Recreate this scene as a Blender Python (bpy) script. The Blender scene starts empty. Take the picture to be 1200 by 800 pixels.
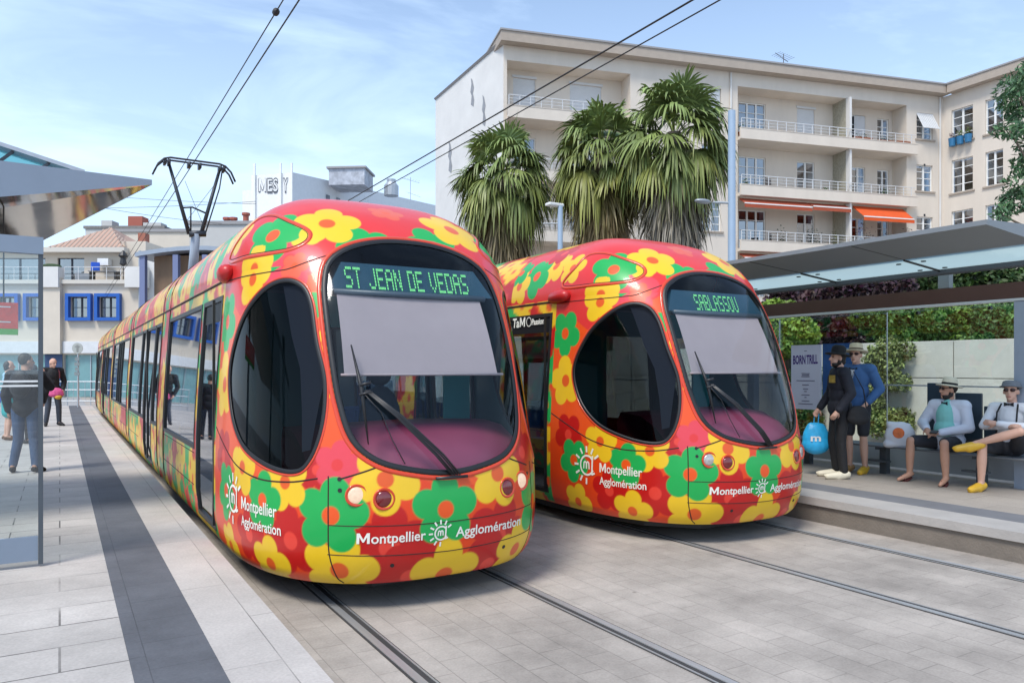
import bpy, bmesh, math, random
import numpy as np
from mathutils import Vector, Matrix
random.seed(7); RNG=np.random.default_rng(7)
scene=bpy.context.scene; COL=scene.collection
R=math.radians; PI=math.pi
# ------------------------------------------------------------------ camera, sky, sun, exposure
cam=bpy.data.objects.new('camera',bpy.data.cameras.new('camera')); COL.objects.link(cam)
cam.data.sensor_width=36.0; cam.data.lens=882/1200*36; cam.data.shift_y=(432-400)/1200.0
cam.data.clip_start=0.1; cam.data.clip_end=2000
cam.location=(0,0,1.8); cam.rotation_euler=(R(90),0,R(-31)); scene.camera=cam
SUN_EL=56; SUN_AZ=-119   # azimuth measured clockwise from +Y (towards +X)
world=bpy.data.worlds.new('World'); scene.world=world; world.use_nodes=True
def build_world():
    nt=world.node_tree; N=nt.nodes; L=nt.links; N.clear()
    out=N.new('ShaderNodeOutputWorld'); bg=N.new('ShaderNodeBackground'); bg.inputs['Strength'].default_value=0.15
    sky=N.new('ShaderNodeTexSky'); sky.sky_type='NISHITA'; sky.sun_disc=False
    sky.sun_elevation=R(SUN_EL); sky.sun_rotation=R(SUN_AZ); sky.air_density=1.0; sky.dust_density=0.6; sky.ozone_density=1.2
    tc=N.new('ShaderNodeTexCoord'); mp=N.new('ShaderNodeMapping'); mp.inputs['Scale'].default_value=(1.0,1.0,3.2)
    L.new(tc.outputs['Generated'],mp.inputs['Vector'])
    no=N.new('ShaderNodeTexNoise'); no.inputs['Scale'].default_value=2.3; no.inputs['Detail'].default_value=7; no.inputs['Roughness'].default_value=0.55
    no.inputs['Distortion'].default_value=0.6
    L.new(mp.outputs['Vector'],no.inputs['Vector'])
    rp=N.new('ShaderNodeValToRGB'); rp.color_ramp.elements[0].position=0.48; rp.color_ramp.elements[0].color=(0.16,0.16,0.16,1)
    rp.color_ramp.elements[1].position=0.76; rp.color_ramp.elements[1].color=(0.85,0.85,0.85,1)
    L.new(no.outputs['Fac'],rp.inputs['Fac'])
    # thin veil that thickens towards the horizon
    sx=N.new('ShaderNodeSeparateXYZ'); L.new(tc.outputs['Generated'],sx.inputs[0])
    mr=N.new('ShaderNodeMapRange'); mr.inputs['From Min'].default_value=0.0; mr.inputs['From Max'].default_value=0.45
    mr.inputs['To Min'].default_value=0.55; mr.inputs['To Max'].default_value=0.0
    L.new(sx.outputs['Z'],mr.inputs['Value'])
    ad=N.new('ShaderNodeMath'); ad.operation='ADD'; ad.use_clamp=True
    L.new(rp.outputs['Color'],ad.inputs[0]); L.new(mr.outputs['Result'],ad.inputs[1])
    mx=N.new('ShaderNodeMixRGB'); L.new(ad.outputs[0],mx.inputs['Fac']); L.new(sky.outputs['Color'],mx.inputs['Color1'])
    mx.inputs['Color2'].default_value=(4.2,5.4,6.9,1)
    L.new(mx.outputs['Color'],bg.inputs['Color']); L.new(bg.outputs[0],out.inputs['Surface'])
build_world()
sun=bpy.data.objects.new('sun',bpy.data.lights.new('sun','SUN')); COL.objects.link(sun)
sun.data.energy=2.2; sun.data.angle=R(16); sun.data.color=(1.0,0.955,0.88)
_d=Vector((math.sin(R(SUN_AZ))*math.cos(R(SUN_EL)),math.cos(R(SUN_AZ))*math.cos(R(SUN_EL)),math.sin(R(SUN_EL))))
sun.rotation_euler=_d.to_track_quat('Z','Y').to_euler()
vs=scene.view_settings; vs.view_transform='Standard'; vs.look='None'; vs.exposure=0.60; vs.gamma=1.0; vs.use_curve_mapping=False

# ------------------------------------------------------------------ materials
MATS={}
def mat(name,col,rough=0.6,metal=0.0,var=0.0,vscale=3.0,bump=0.0,bscale=40.0,coat=0.0,attr=None,emit=None,estr=0.0,spec=0.5,var2=0.0,stretch=None):
    if name in MATS: return MATS[name]
    m=bpy.data.materials.new(name); m.use_nodes=True; nt=m.node_tree; N=nt.nodes; L=nt.links
    b=N['Principled BSDF']; b.inputs['Roughness'].default_value=rough; b.inputs['Metallic'].default_value=metal
    b.inputs['Specular IOR Level'].default_value=spec
    if coat: b.inputs['Coat Weight'].default_value=coat; b.inputs['Coat Roughness'].default_value=0.06
    c4=(*col,1) if len(col)==3 else col
    b.inputs['Base Color'].default_value=c4
    src=None
    if attr:
        a=N.new('ShaderNodeAttribute'); a.attribute_name=attr; src=a.outputs['Color']
    tc=N.new('ShaderNodeTexCoord'); vec=tc.outputs['Object']
    if stretch:
        mp=N.new('ShaderNodeMapping'); mp.inputs['Scale'].default_value=stretch; L.new(vec,mp.inputs['Vector']); vec=mp.outputs['Vector']
    if var:
        no=N.new('ShaderNodeTexNoise'); no.inputs['Scale'].default_value=vscale; no.inputs['Detail'].default_value=6; no.inputs['Roughness'].default_value=0.65
        L.new(vec,no.inputs['Vector'])
        mr=N.new('ShaderNodeMapRange'); mr.inputs['From Min'].default_value=0.3; mr.inputs['From Max'].default_value=0.7
        mr.inputs['To Min'].default_value=1-var; mr.inputs['To Max'].default_value=1+var*0.6
        L.new(no.outputs['Fac'],mr.inputs['Value'])
        hv=N.new('ShaderNodeHueSaturation'); L.new(mr.outputs['Result'],hv.inputs['Value'])
        if src: L.new(src,hv.inputs['Color'])
        else: hv.inputs['Color'].default_value=c4
        src=hv.outputs['Color']
        rr=N.new('ShaderNodeMapRange'); rr.inputs['To Min'].default_value=max(0,rough-0.08); rr.inputs['To Max'].default_value=min(1,rough+0.1)
        L.new(no.outputs['Fac'],rr.inputs['Value']); L.new(rr.outputs['Result'],b.inputs['Roughness'])
    if src: L.new(src,b.inputs['Base Color'])
    if bump:
        n2=N.new('ShaderNodeTexNoise'); n2.inputs['Scale'].default_value=bscale; n2.inputs['Detail'].default_value=4; L.new(vec,n2.inputs['Vector'])
        bp=N.new('ShaderNodeBump'); bp.inputs['Strength'].default_value=bump; bp.inputs['Distance'].default_value=0.02
        L.new(n2.outputs['Fac'],bp.inputs['Height']); L.new(bp.outputs['Normal'],b.inputs['Normal'])
    if emit: b.inputs['Emission Color'].default_value=(*emit,1); b.inputs['Emission Strength'].default_value=estr
    MATS[name]=m; return m
def glass(name,tint,refl=0.12,rough=0.02,ior=1.5,body=None,bodyw=0.0):
    """thin pane: Fresnel reflection over a tinted see-through layer"""
    if name in MATS: return MATS[name]
    m=bpy.data.materials.new(name); m.use_nodes=True; nt=m.node_tree; N=nt.nodes; L=nt.links; N.clear()
    o=N.new('ShaderNodeOutputMaterial'); t=N.new('ShaderNodeBsdfTransparent'); t.inputs['Color'].default_value=(*tint,1)
    g=N.new('ShaderNodeBsdfGlossy'); g.inputs['Roughness'].default_value=rough; g.inputs['Color'].default_value=(0.95,0.97,1,1)
    lw=N.new('ShaderNodeLayerWeight'); lw.inputs['Blend'].default_value=0.5; pw=N.new('ShaderNodeMath'); pw.operation='POWER'; pw.inputs[1].default_value=5.0; L.new(lw.outputs['Facing'],pw.inputs[0])
    f0=((ior-1)/(ior+1))**2; ad=N.new('ShaderNodeMath'); ad.operation='MULTIPLY_ADD'; ad.use_clamp=True; ad.inputs[1].default_value=min(1-f0,(ior-1)*2.2); ad.inputs[2].default_value=2*f0+refl; L.new(pw.outputs[0],ad.inputs[0])
    base=t.outputs[0]
    if body:
        d=N.new('ShaderNodeBsdfTranslucent'); d.inputs['Color'].default_value=(*body,1); mb=N.new('ShaderNodeMixShader'); mb.inputs[0].default_value=bodyw
        L.new(t.outputs[0],mb.inputs[1]); L.new(d.outputs[0],mb.inputs[2]); base=mb.outputs[0]
    mx=N.new('ShaderNodeMixShader'); L.new(ad.outputs[0],mx.inputs[0]); L.new(base,mx.inputs[1]); L.new(g.outputs[0],mx.inputs[2])
    L.new(mx.outputs[0],o.inputs['Surface']); MATS[name]=m; return m
def paving(name,col,bw,bh,mortar=0.006,var=0.12,rot=0.0,mcol=0.35,off=0.5,stain=0.25,scale=(1,1,1)):
    m=bpy.data.materials.new(name); m.use_nodes=True; nt=m.node_tree; N=nt.nodes; L=nt.links; b=N['Principled BSDF']
    tc=N.new('ShaderNodeTexCoord'); mp=N.new('ShaderNodeMapping'); mp.inputs['Rotation'].default_value=(0,0,rot); L.new(tc.outputs['Object'],mp.inputs['Vector'])
    br=N.new('ShaderNodeTexBrick'); L.new(mp.outputs[0],br.inputs['Vector']); br.inputs['Scale'].default_value=1
    br.inputs['Brick Width'].default_value=bw; br.inputs['Row Height'].default_value=bh; br.inputs['Mortar Size'].default_value=mortar; br.offset=off
    br.inputs['Mortar Smooth'].default_value=0.3; br.inputs['Bias'].default_value=0.0
    c=np.array(col); br.inputs['Color1'].default_value=(*(c*(1-var)),1); br.inputs['Color2'].default_value=(*np.minimum(c*(1+var),1),1)
    # joints: dark only in places, as grout washes out
    n3=N.new('ShaderNodeTexNoise'); n3.inputs['Scale'].default_value=1.7; n3.inputs['Detail'].default_value=3; L.new(tc.outputs['Object'],n3.inputs['Vector'])
    cr=N.new('ShaderNodeValToRGB'); cr.color_ramp.elements[0].position=0.38; cr.color_ramp.elements[0].color=(*(c*mcol),1)
    cr.color_ramp.elements[1].position=0.62; cr.color_ramp.elements[1].color=(*(c*0.8),1); L.new(n3.outputs['Fac'],cr.inputs['Fac']); L.new(cr.outputs[0],br.inputs['Mortar'])
    no=N.new('ShaderNodeTexNoise'); no.inputs['Scale'].default_value=0.9; no.inputs['Detail'].default_value=9; no.inputs['Roughness'].default_value=0.7; L.new(tc.outputs['Object'],no.inputs['Vector'])
    mr=N.new('ShaderNodeMapRange'); mr.inputs['From Min'].default_value=0.3; mr.inputs['From Max'].default_value=0.7; mr.inputs['To Min'].default_value=1-stain; mr.inputs['To Max'].default_value=1+stain*0.4
    L.new(no.outputs['Fac'],mr.inputs['Value'])
    n5=N.new('ShaderNodeTexNoise'); n5.inputs['Scale'].default_value=60; n5.inputs['Detail'].default_value=3; L.new(tc.outputs['Object'],n5.inputs['Vector'])
    m5=N.new('ShaderNodeMapRange'); m5.inputs['From Min'].default_value=0.3; m5.inputs['From Max'].default_value=0.7; m5.inputs['To Min'].default_value=0.9; m5.inputs['To Max'].default_value=1.06; L.new(n5.outputs['Fac'],m5.inputs['Value'])
    mu=N.new('ShaderNodeMath'); mu.operation='MULTIPLY'; L.new(mr.outputs[0],mu.inputs[0]); L.new(m5.outputs[0],mu.inputs[1])
    # small dark spots (gum, oil)
    vo=N.new('ShaderNodeTexVoronoi'); vo.inputs['Scale'].default_value=2.1; L.new(tc.outputs['Object'],vo.inputs['Vector'])
    vr=N.new('ShaderNodeMapRange'); vr.inputs['From Min'].default_value=0.02; vr.inputs['From Max'].default_value=0.05; vr.inputs['To Min'].default_value=0.60; vr.inputs['To Max'].default_value=1.0; L.new(vo.outputs['Distance'],vr.inputs['Value'])
    m6=N.new('ShaderNodeMath'); m6.operation='MULTIPLY'; L.new(mu.outputs[0],m6.inputs[0]); L.new(vr.outputs[0],m6.inputs[1])
    hv=N.new('ShaderNodeHueSaturation'); L.new(br.outputs['Color'],hv.inputs['Color']); L.new(m6.outputs[0],hv.inputs['Value']); L.new(hv.outputs[0],b.inputs['Base Color'])
    b.inputs['Roughness'].default_value=0.72; b.inputs['Specular IOR Level'].default_value=0.35
    iv=N.new('ShaderNodeMath'); iv.operation='MULTIPLY_ADD'; iv.inputs[1].default_value=-1.0; iv.inputs[2].default_value=1.0; L.new(br.outputs['Fac'],iv.inputs[0])
    a2=N.new('ShaderNodeMath'); a2.operation='MULTIPLY_ADD'; a2.inputs[1].default_value=0.25; L.new(n5.outputs['Fac'],a2.inputs[0]); L.new(iv.outputs[0],a2.inputs[2])
    bp=N.new('ShaderNodeBump'); bp.inputs['Strength'].default_value=0.35; bp.inputs['Distance'].default_value=0.006; L.new(a2.outputs[0],bp.inputs['Height']); L.new(bp.outputs[0],b.inputs['Normal'])
    MATS[name]=m; return m

# ------------------------------------------------------------------ mesh helpers
class MB:
    def __init__(s): s.v=[]; s.f=[]; s.mi=[]; s.cur=0
    def add(s,v,f):
        o=len(s.v); s.v+= [tuple(p) for p in v]; s.f+=[tuple(i+o for i in q) for q in f]; s.mi+=[s.cur]*len(f); return s
    def box(s,x0,x1,y0,y1,z0,z1):
        v=[(x0,y0,z0),(x1,y0,z0),(x1,y1,z0),(x0,y1,z0),(x0,y0,z1),(x1,y0,z1),(x1,y1,z1),(x0,y1,z1)]
        return s.add(v,[(0,3,2,1),(4,5,6,7),(0,1,5,4),(1,2,6,5),(2,3,7,6),(3,0,4,7)])
    def quad(s,a,b,c,d): return s.add([a,b,c,d],[(0,1,2,3)])
    def tube(s,pts,r,n=8,cap=True):
        pts=[Vector(p) for p in pts]; rs=r if isinstance(r,(list,tuple)) else [r]*len(pts); v=[]; f=[]
        up=None
        for i,p in enumerate(pts):
            a=pts[max(i-1,0)]; b=pts[min(i+1,len(pts)-1)]; t=(b-a)
            t=t.normalized() if t.length>1e-9 else Vector((0,0,1))
            if up is None: up=Vector((0,0,1)) if abs(t.z)<0.95 else Vector((1,0,0))
            x=t.cross(up)
            if x.length<1e-4: x=t.cross(Vector((0.3,1,0.2)))
            x.normalize(); y=x.cross(t).normalized(); up=y
            for k in range(n):
                a_=2*PI*k/n; v.append(p+(x*math.cos(a_)+y*math.sin(a_))*rs[i])
        for i in range(len(pts)-1):
            for k in range(n): f.append((i*n+k,i*n+(k+1)%n,(i+1)*n+(k+1)%n,(i+1)*n+k))
        if cap: f.append(tuple(range(n-1,-1,-1))); f.append(tuple((len(pts)-1)*n+k for k in range(n)))
        return s.add(v,f)
    def lathe(s,prof,c=(0,0,0),n=16,axis=None):
        """prof: list of (r,h); axis direction"""
        ax=Vector((0,0,1) if axis is None else tuple(axis)).normalized(); x=ax.orthogonal().normalized(); y=ax.cross(x); c=Vector(tuple(c)); v=[]; f=[]
        for r,h in prof:
            for k in range(n):
                a=2*PI*k/n; v.append(c+ax*h+(x*math.cos(a)+y*math.sin(a))*r)
        for i in range(len(prof)-1):
            for k in range(n): f.append((i*n+k,i*n+(k+1)%n,(i+1)*n+(k+1)%n,(i+1)*n+k))
        f.append(tuple(range(n-1,-1,-1))); f.append(tuple((len(prof)-1)*n+k for k in range(n)))
        return s.add(v,f)
    def ell(s,c,r,n=12,m=8,rot=None):
        v=[];f=[]; rot=rot or Matrix.Identity(3)
        for i in range(m+1):
            th=PI*i/m
            for k in range(n):
                a=2*PI*k/n; v.append(Vector(c)+rot@Vector((r[0]*math.sin(th)*math.cos(a),r[1]*math.sin(th)*math.sin(a),r[2]*math.cos(th))))
        for i in range(m):
            for k in range(n): f.append((i*n+k,(i+1)*n+k,(i+1)*n+(k+1)%n,i*n+(k+1)%n))
        return s.add(v,f)
    def prism(s,poly,z0,z1):
        n=len(poly); v=[(x,y,z0) for x,y in poly]+[(x,y,z1) for x,y in poly]
        f=[tuple(range(n-1,-1,-1)),tuple(range(n,2*n))]+[(i,(i+1)%n,n+(i+1)%n,n+i) for i in range(n)]
        return s.add(v,f)
    def mesh(s,name,mats,smooth=False):
        me=bpy.data.meshes.new(name); me.from_pydata(s.v,[],s.f)
        if not isinstance(mats,(list,tuple)): mats=[mats]
        for m in mats: me.materials.append(m)
        if len(mats)>1: me.polygons.foreach_set('material_index',s.mi)
        if smooth: me.polygons.foreach_set('use_smooth',[True]*len(s.f))
        me.update(); return me
    def obj(s,name,mats,parent=None,smooth=False,bevel=0,recalc=False):
        me=s.mesh(name,mats,smooth)
        if recalc:
            bm=bmesh.new(); bm.from_mesh(me); bmesh.ops.recalc_face_normals(bm,faces=bm.faces); bm.to_mesh(me); bm.free()
        o=link(name,me,parent)
        if bevel:
            b=o.modifiers.new('bevel','BEVEL'); b.width=bevel; b.segments=2; b.limit_method='ANGLE'; b.angle_limit=R(40); b.harden_normals=False
        return o
def link(name,me,parent=None):
    o=bpy.data.objects.new(name,me); COL.objects.link(o)
    if parent: o.parent=parent
    return o
def empty(name,loc=(0,0,0),rz=0):
    o=bpy.data.objects.new(name,None); COL.objects.link(o); o.location=loc; o.rotation_euler=(0,0,rz); o.empty_display_size=0.2; return o
def tag(o,label,cat,group=None,kind=None):
    if label: o['label']=label
    if cat: o['category']=cat
    if group: o['group']=group
    if kind: o['kind']=kind
    return o
def struct(o): o['kind']='structure'; return o
def np_mesh(name,V,F,mats,smooth=False,col=None,midx=None):
    """V (n,3), F (m,4) numpy -> mesh, optional per-vertex colour 'Col'"""
    me=bpy.data.meshes.new(name); V=np.asarray(V,np.float32); F=np.asarray(F,np.int32); k=F.shape[1]
    me.vertices.add(len(V)); me.vertices.foreach_set('co',V.ravel()); me.loops.add(F.size); me.loops.foreach_set('vertex_index',F.ravel())
    me.polygons.add(len(F)); me.polygons.foreach_set('loop_start',np.arange(0,F.size,k,dtype=np.int32)); me.polygons.foreach_set('loop_total',np.full(len(F),k,np.int32))
    if smooth: me.polygons.foreach_set('use_smooth',np.ones(len(F),bool))
    for m in (mats if isinstance(mats,(list,tuple)) else [mats]): me.materials.append(m)
    if midx is not None: me.polygons.foreach_set('material_index',np.asarray(midx,np.int32))
    if col is not None:
        ca=me.color_attributes.new('Col','FLOAT_COLOR','POINT'); c4=np.ones((len(V),4),np.float32); c4[:,:3]=col; ca.data.foreach_set('color',c4.ravel())
    me.update(calc_edges=True); me.validate(); return me
def text_geo(s,bold=0.0,res=3):
    cu=bpy.data.curves.new('t','FONT'); cu.body=s; cu.offset=bold; cu.resolution_u=res; o=bpy.data.objects.new('t',cu); COL.objects.link(o)
    dg=bpy.context.evaluated_depsgraph_get(); me=bpy.data.meshes.new_from_object(o.evaluated_get(dg))
    v=np.array([tuple(p.co)[:2] for p in me.vertices]); f=[tuple(p.vertices) for p in me.polygons]
    bpy.data.objects.remove(o); bpy.data.curves.remove(cu); bpy.data.meshes.remove(me); return v,f
def text_on(mb,s,fn,width,height=None,bold=0.02,shear=0.0):
    """text whose left end is at (0,0) in the plane; fn(u,v) gives the 3D point"""
    if 'M' in s:
        MP=np.array([(0,0),(0,.73),(.19,.73),(.42,.30),(.65,.73),(.84,.73),(.84,0),(.665,0),(.665,.46),(.465,.10),(.375,.10),(.175,.46),(.175,0)])
        if s=='M': v,f=MP,[tuple(range(13))]
        else:
            r,fr=text_geo(s.replace('M',''),bold)
            if s[0]=='M': v=np.vstack([MP,r-[r[:,0].min()-.93,0]]); f=[tuple(range(13))]+[tuple(i+13 for i in q) for q in fr]
            else: v=np.vstack([MP+[r[:,0].max()+.08,0],r]); f=[tuple(range(13))]+[tuple(i+13 for i in q) for q in fr]
    else: v,f=text_geo(s,bold)
    x0,x1=v[:,0].min(),v[:,0].max(); k=width/(x1-x0); kz=k if height is None else height/0.73
    mb.add([fn((p[0]-x0)*k+shear*p[1]*kz,p[1]*kz) for p in v],f)
def copy_tree(o,parent=None):
    c=o.copy(); COL.objects.link(c); c.parent=parent
    for ch in o.children: copy_tree(ch,c)
    return c

# common materials
M_dark=mat('dark rubber',(0.012,0.012,0.013),0.45)
M_black=mat('black paint',(0.02,0.02,0.022),0.4)
M_white=mat('white paint',(0.78,0.78,0.76),0.5,var=0.06)
M_steel=mat('grey blue steel',(0.30,0.35,0.42),0.4,0.0,var=0.06,vscale=6)
M_galv=mat('galvanised steel',(0.42,0.45,0.48),0.45,0.5,var=0.1,vscale=8)
# ------------------------------------------------------------------ the setting: ground, track bed, platforms, rails
M_bed=paving('track bed pavers',(0.43,0.385,0.340),0.40,0.20,0.004,0.05,rot=R(90),mcol=0.70,stain=0.42)
M_plat=paving('platform slabs',(0.50,0.465,0.43),0.78,0.40,0.007,0.06,rot=0,mcol=0.22,stain=0.30)
M_edge=paving('platform edge slabs',(0.50,0.46,0.425),1.6,1.0,0.004,0.035,rot=R(90),mcol=0.5,stain=0.24)
M_strip=paving('dark tactile paving',(0.125,0.13,0.145),0.42,0.39,0.003,0.05,rot=R(90),mcol=0.6,stain=0.40)
M_plat2=paving('brown platform slabs',(0.36,0.315,0.27),0.8,0.6,0.005,0.05,rot=R(90),mcol=0.5,stain=0.2)
M_kerb=mat('kerb stone',(0.20,0.17,0.14),0.75,var=0.2,vscale=2.5,bump=0.3)
M_ground=mat('ground asphalt',(0.33,0.325,0.32),0.85,var=0.18,vscale=0.4,bump=0.2)
g=MB(); g.quad((-400,-300,-0.012),(500,-300,-0.012),(500,700,-0.012),(-400,700,-0.012)); struct(g.obj('ground',M_ground))
g=MB(); g.quad((1.13,-12,0),(7.62,-12,0),(7.62,60,0),(1.13,60,0)); struct(g.obj('track_bed',M_bed))
LX=1.14; RX=7.64; PH=0.28
def slab(name,x0,x1,y0,y1,z0,z1,m):
    b=MB(); b.box(x0,x1,y0,y1,z0,z1); return struct(b.obj(name,m))
slab('platform',-16,LX-0.012,-12,36,-0.02,PH-0.008,M_kerb)
slab('platform_paving',-16,0.31,-12,36,PH-0.008,PH,M_plat)
slab('platform_strip',0.31,0.71,-12,36,PH-0.008,PH+0.002,M_strip)
slab('platform_edge',0.71,LX,-12,36,PH-0.05,PH+0.001,M_edge)
slab('platform_far_side',RX+0.03,14.0,-12,40,-0.02,PH-0.008,M_kerb)
slab('platform_paving_far_side',RX+0.95,14.0,-12,40,PH-0.008,PH,M_plat2)
slab('platform_strip_far_side',RX+0.50,RX+0.95,-12,40,PH-0.008,PH+0.002,mat('dark band far side',(0.16,0.16,0.17),0.75,var=0.15,vscale=2))
slab('platform_edge_far_side',RX,RX+0.50,-12,40,PH-0.09,PH+0.001,mat('edge slab far side',(0.40,0.375,0.35),0.75,var=0.14,vscale=2.0,bump=0.2))
M_rail=mat('rail steel',(0.50,0.50,0.50),0.42,0.55,var=0.15,vscale=5,stretch=(1,0.1,1))
M_groove=mat('rail groove',(0.045,0.043,0.042),0.8,var=0.3,vscale=6,stretch=(1,0.2,1))
for cx in (2.54,6.30):
    for sg in (-1,1):
        x=cx+sg*0.735
        b=MB(); b.cur=0; b.box(x-0.065,x+0.065,-12,60,-0.004,0.004)
        b.cur=1; b.box(x-0.026+sg*.024,x+0.026+sg*.024,-12,60,-0.004,0.009)
        i=x-sg*0.049; b.box(i-0.006,i+0.006,-12,60,-0.004,0.0075)
        struct(b.obj('rail',[M_groove,M_rail]))
# grey pavement beyond the shelter and the road behind
slab('pavement',14.0,60,-12,40,-0.02,0.20,mat('pavement grey',(0.36,0.36,0.36),0.8,var=0.1,vscale=1))
# ------------------------------------------------------------------ tram: the skin of the nose
def pchip(xs,ys):
    xs=np.array(xs,float); ys=np.array(ys,float); h=np.diff(xs); d=np.diff(ys)/h; m=np.zeros_like(xs); m[0]=d[0]; m[-1]=d[-1]
    for i in range(1,len(xs)-1):
        if d[i-1]*d[i]>0:
            w1=2*h[i]+h[i-1]; w2=h[i]+2*h[i-1]; m[i]=(w1+w2)/(w1/d[i-1]+w2/d[i])
    def f(x):
        x=np.clip(np.asarray(x,float),xs[0],xs[-1]); i=np.clip(np.searchsorted(xs,x)-1,0,len(xs)-2); t=(x-xs[i])/h[i]
        return ((1+2*t)*(1-t)**2*ys[i]+t*(1-t)**2*h[i]*m[i]+t*t*(3-2*t)*ys[i+1]+t*t*(t-1)*h[i]*m[i+1])
    return f
ZB=0.21; ZR=2.62; ZT=3.47; NX=2.7; LT=30.6; YE=2.05; YRF=3.1
y0f=pchip([.16,.25,.45,.7,.95,1.2,1.6,2.0,2.4,2.7,2.9,3.08,3.22,3.33,3.42,3.47],[.20,.10,.02,0,.02,.07,.18,.32,.51,.70,.87,1.07,1.30,1.58,2.0,2.9])
wfn=pchip([.16,.3,.6,1.0,1.6,2.2,2.62],[1.22,1.31,1.345,1.345,1.32,1.28,1.25])
def Wz(z):
    z=np.asarray(z,float); s=np.clip((z-ZR)/(ZT-ZR),0,1)
    return np.where(z<=ZR,wfn(np.minimum(z,ZR)),1.25*np.maximum(1-s**2.3,0)**(1/2.1))
def YC(z): return np.maximum(YE,y0f(z)+0.35)
def Fs(x,z):
    w=np.maximum(Wz(z),1e-4); r=np.clip(np.abs(x)/w,0,1); y0=y0f(z); D=YC(z)-y0
    return y0+D*(1-np.maximum(1-r**NX,0)**(1/NX))
def Gs(y,z):
    y0=y0f(z); D=YC(z)-y0; q=np.clip(1-(y-y0)/D,0,1); return Wz(z)*np.maximum(1-q**NX,0)**(1/NX)
def front(x,z): return np.array([x,float(Fs(x,z)),z])
def side(sg): return lambda y,z: np.array([sg*float(Gs(y,z)),y,z])
def nrm(fn,a,b,out):
    e=0.01; p=fn(a,b); n=np.cross(fn(a+e,b)-fn(a-e,b),fn(a,b+e)-fn(a,b-e)); n/=np.linalg.norm(n)+1e-9
    return n if np.dot(n,out)>0 else -n
def closed(pts,k=14):
    """smooth closed Catmull-Rom through 2D points"""
    P=np.array(pts,float); n=len(P); o=[]
    for i in range(n):
        p0,p1,p2,p3=P[i-1],P[i],P[(i+1)%n],P[(i+2)%n]
        for j in range(k):
            t=j/k; o.append(0.5*((2*p1)+(-p0+p2)*t+(2*p0-5*p1+4*p2-p3)*t*t+(-p0+3*p1-3*p2+p3)*t**3))
    return np.array(o)
def opened(pts,k=10):
    P=np.array(pts,float); P=np.vstack([2*P[0]-P[1],P,2*P[-1]-P[-2]]); o=[]
    for i in range(1,len(P)-2):
        p0,p1,p2,p3=P[i-1],P[i],P[i+1],P[i+2]
        for j in range(k):
            t=j/k; o.append(0.5*((2*p1)+(-p0+p2)*t+(2*p0-5*p1+4*p2-p3)*t*t+(-p0+3*p1-3*p2+p3)*t**3))
    o.append(P[-2]); return np.array(o)
def inside(px,py,poly):
    c=np.zeros(px.shape,bool); n=len(poly)
    for i in range(n):
        x1,y1=poly[i]; x2,y2=poly[i-1]
        if y1==y2: continue
        m=((y1>py)!=(y2>py))&(px<(x2-x1)*(py-y1)/(y2-y1)+x1); c^=m
    return c
half=[(0,.995),(.30,1.03),(.56,1.11),(.72,1.27),(.785,1.55),(.805,1.88),(.805,2.2),(.785,2.47),(.71,2.67),(.53,2.80),(.27,2.875),(0,2.895)]
WS=closed(half+[(-x,z) for x,z in half[-2:0:-1]])
SW=closed([(1.66,1.81),(1.54,1.46),(1.24,1.20),(.84,1.06),(.52,1.02),(.40,1.12),(.37,1.37),(.43,1.70),(.56,2.01),(.70,2.32),(.83,2.48),(.99,2.515),(1.20,2.41),(1.47,2.17)])
def scale_poly(P,d):
    c=P.mean(0); v=P-c; l=np.linalg.norm(v,axis=1,keepdims=True); return c+v*(1+d/l)
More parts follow.
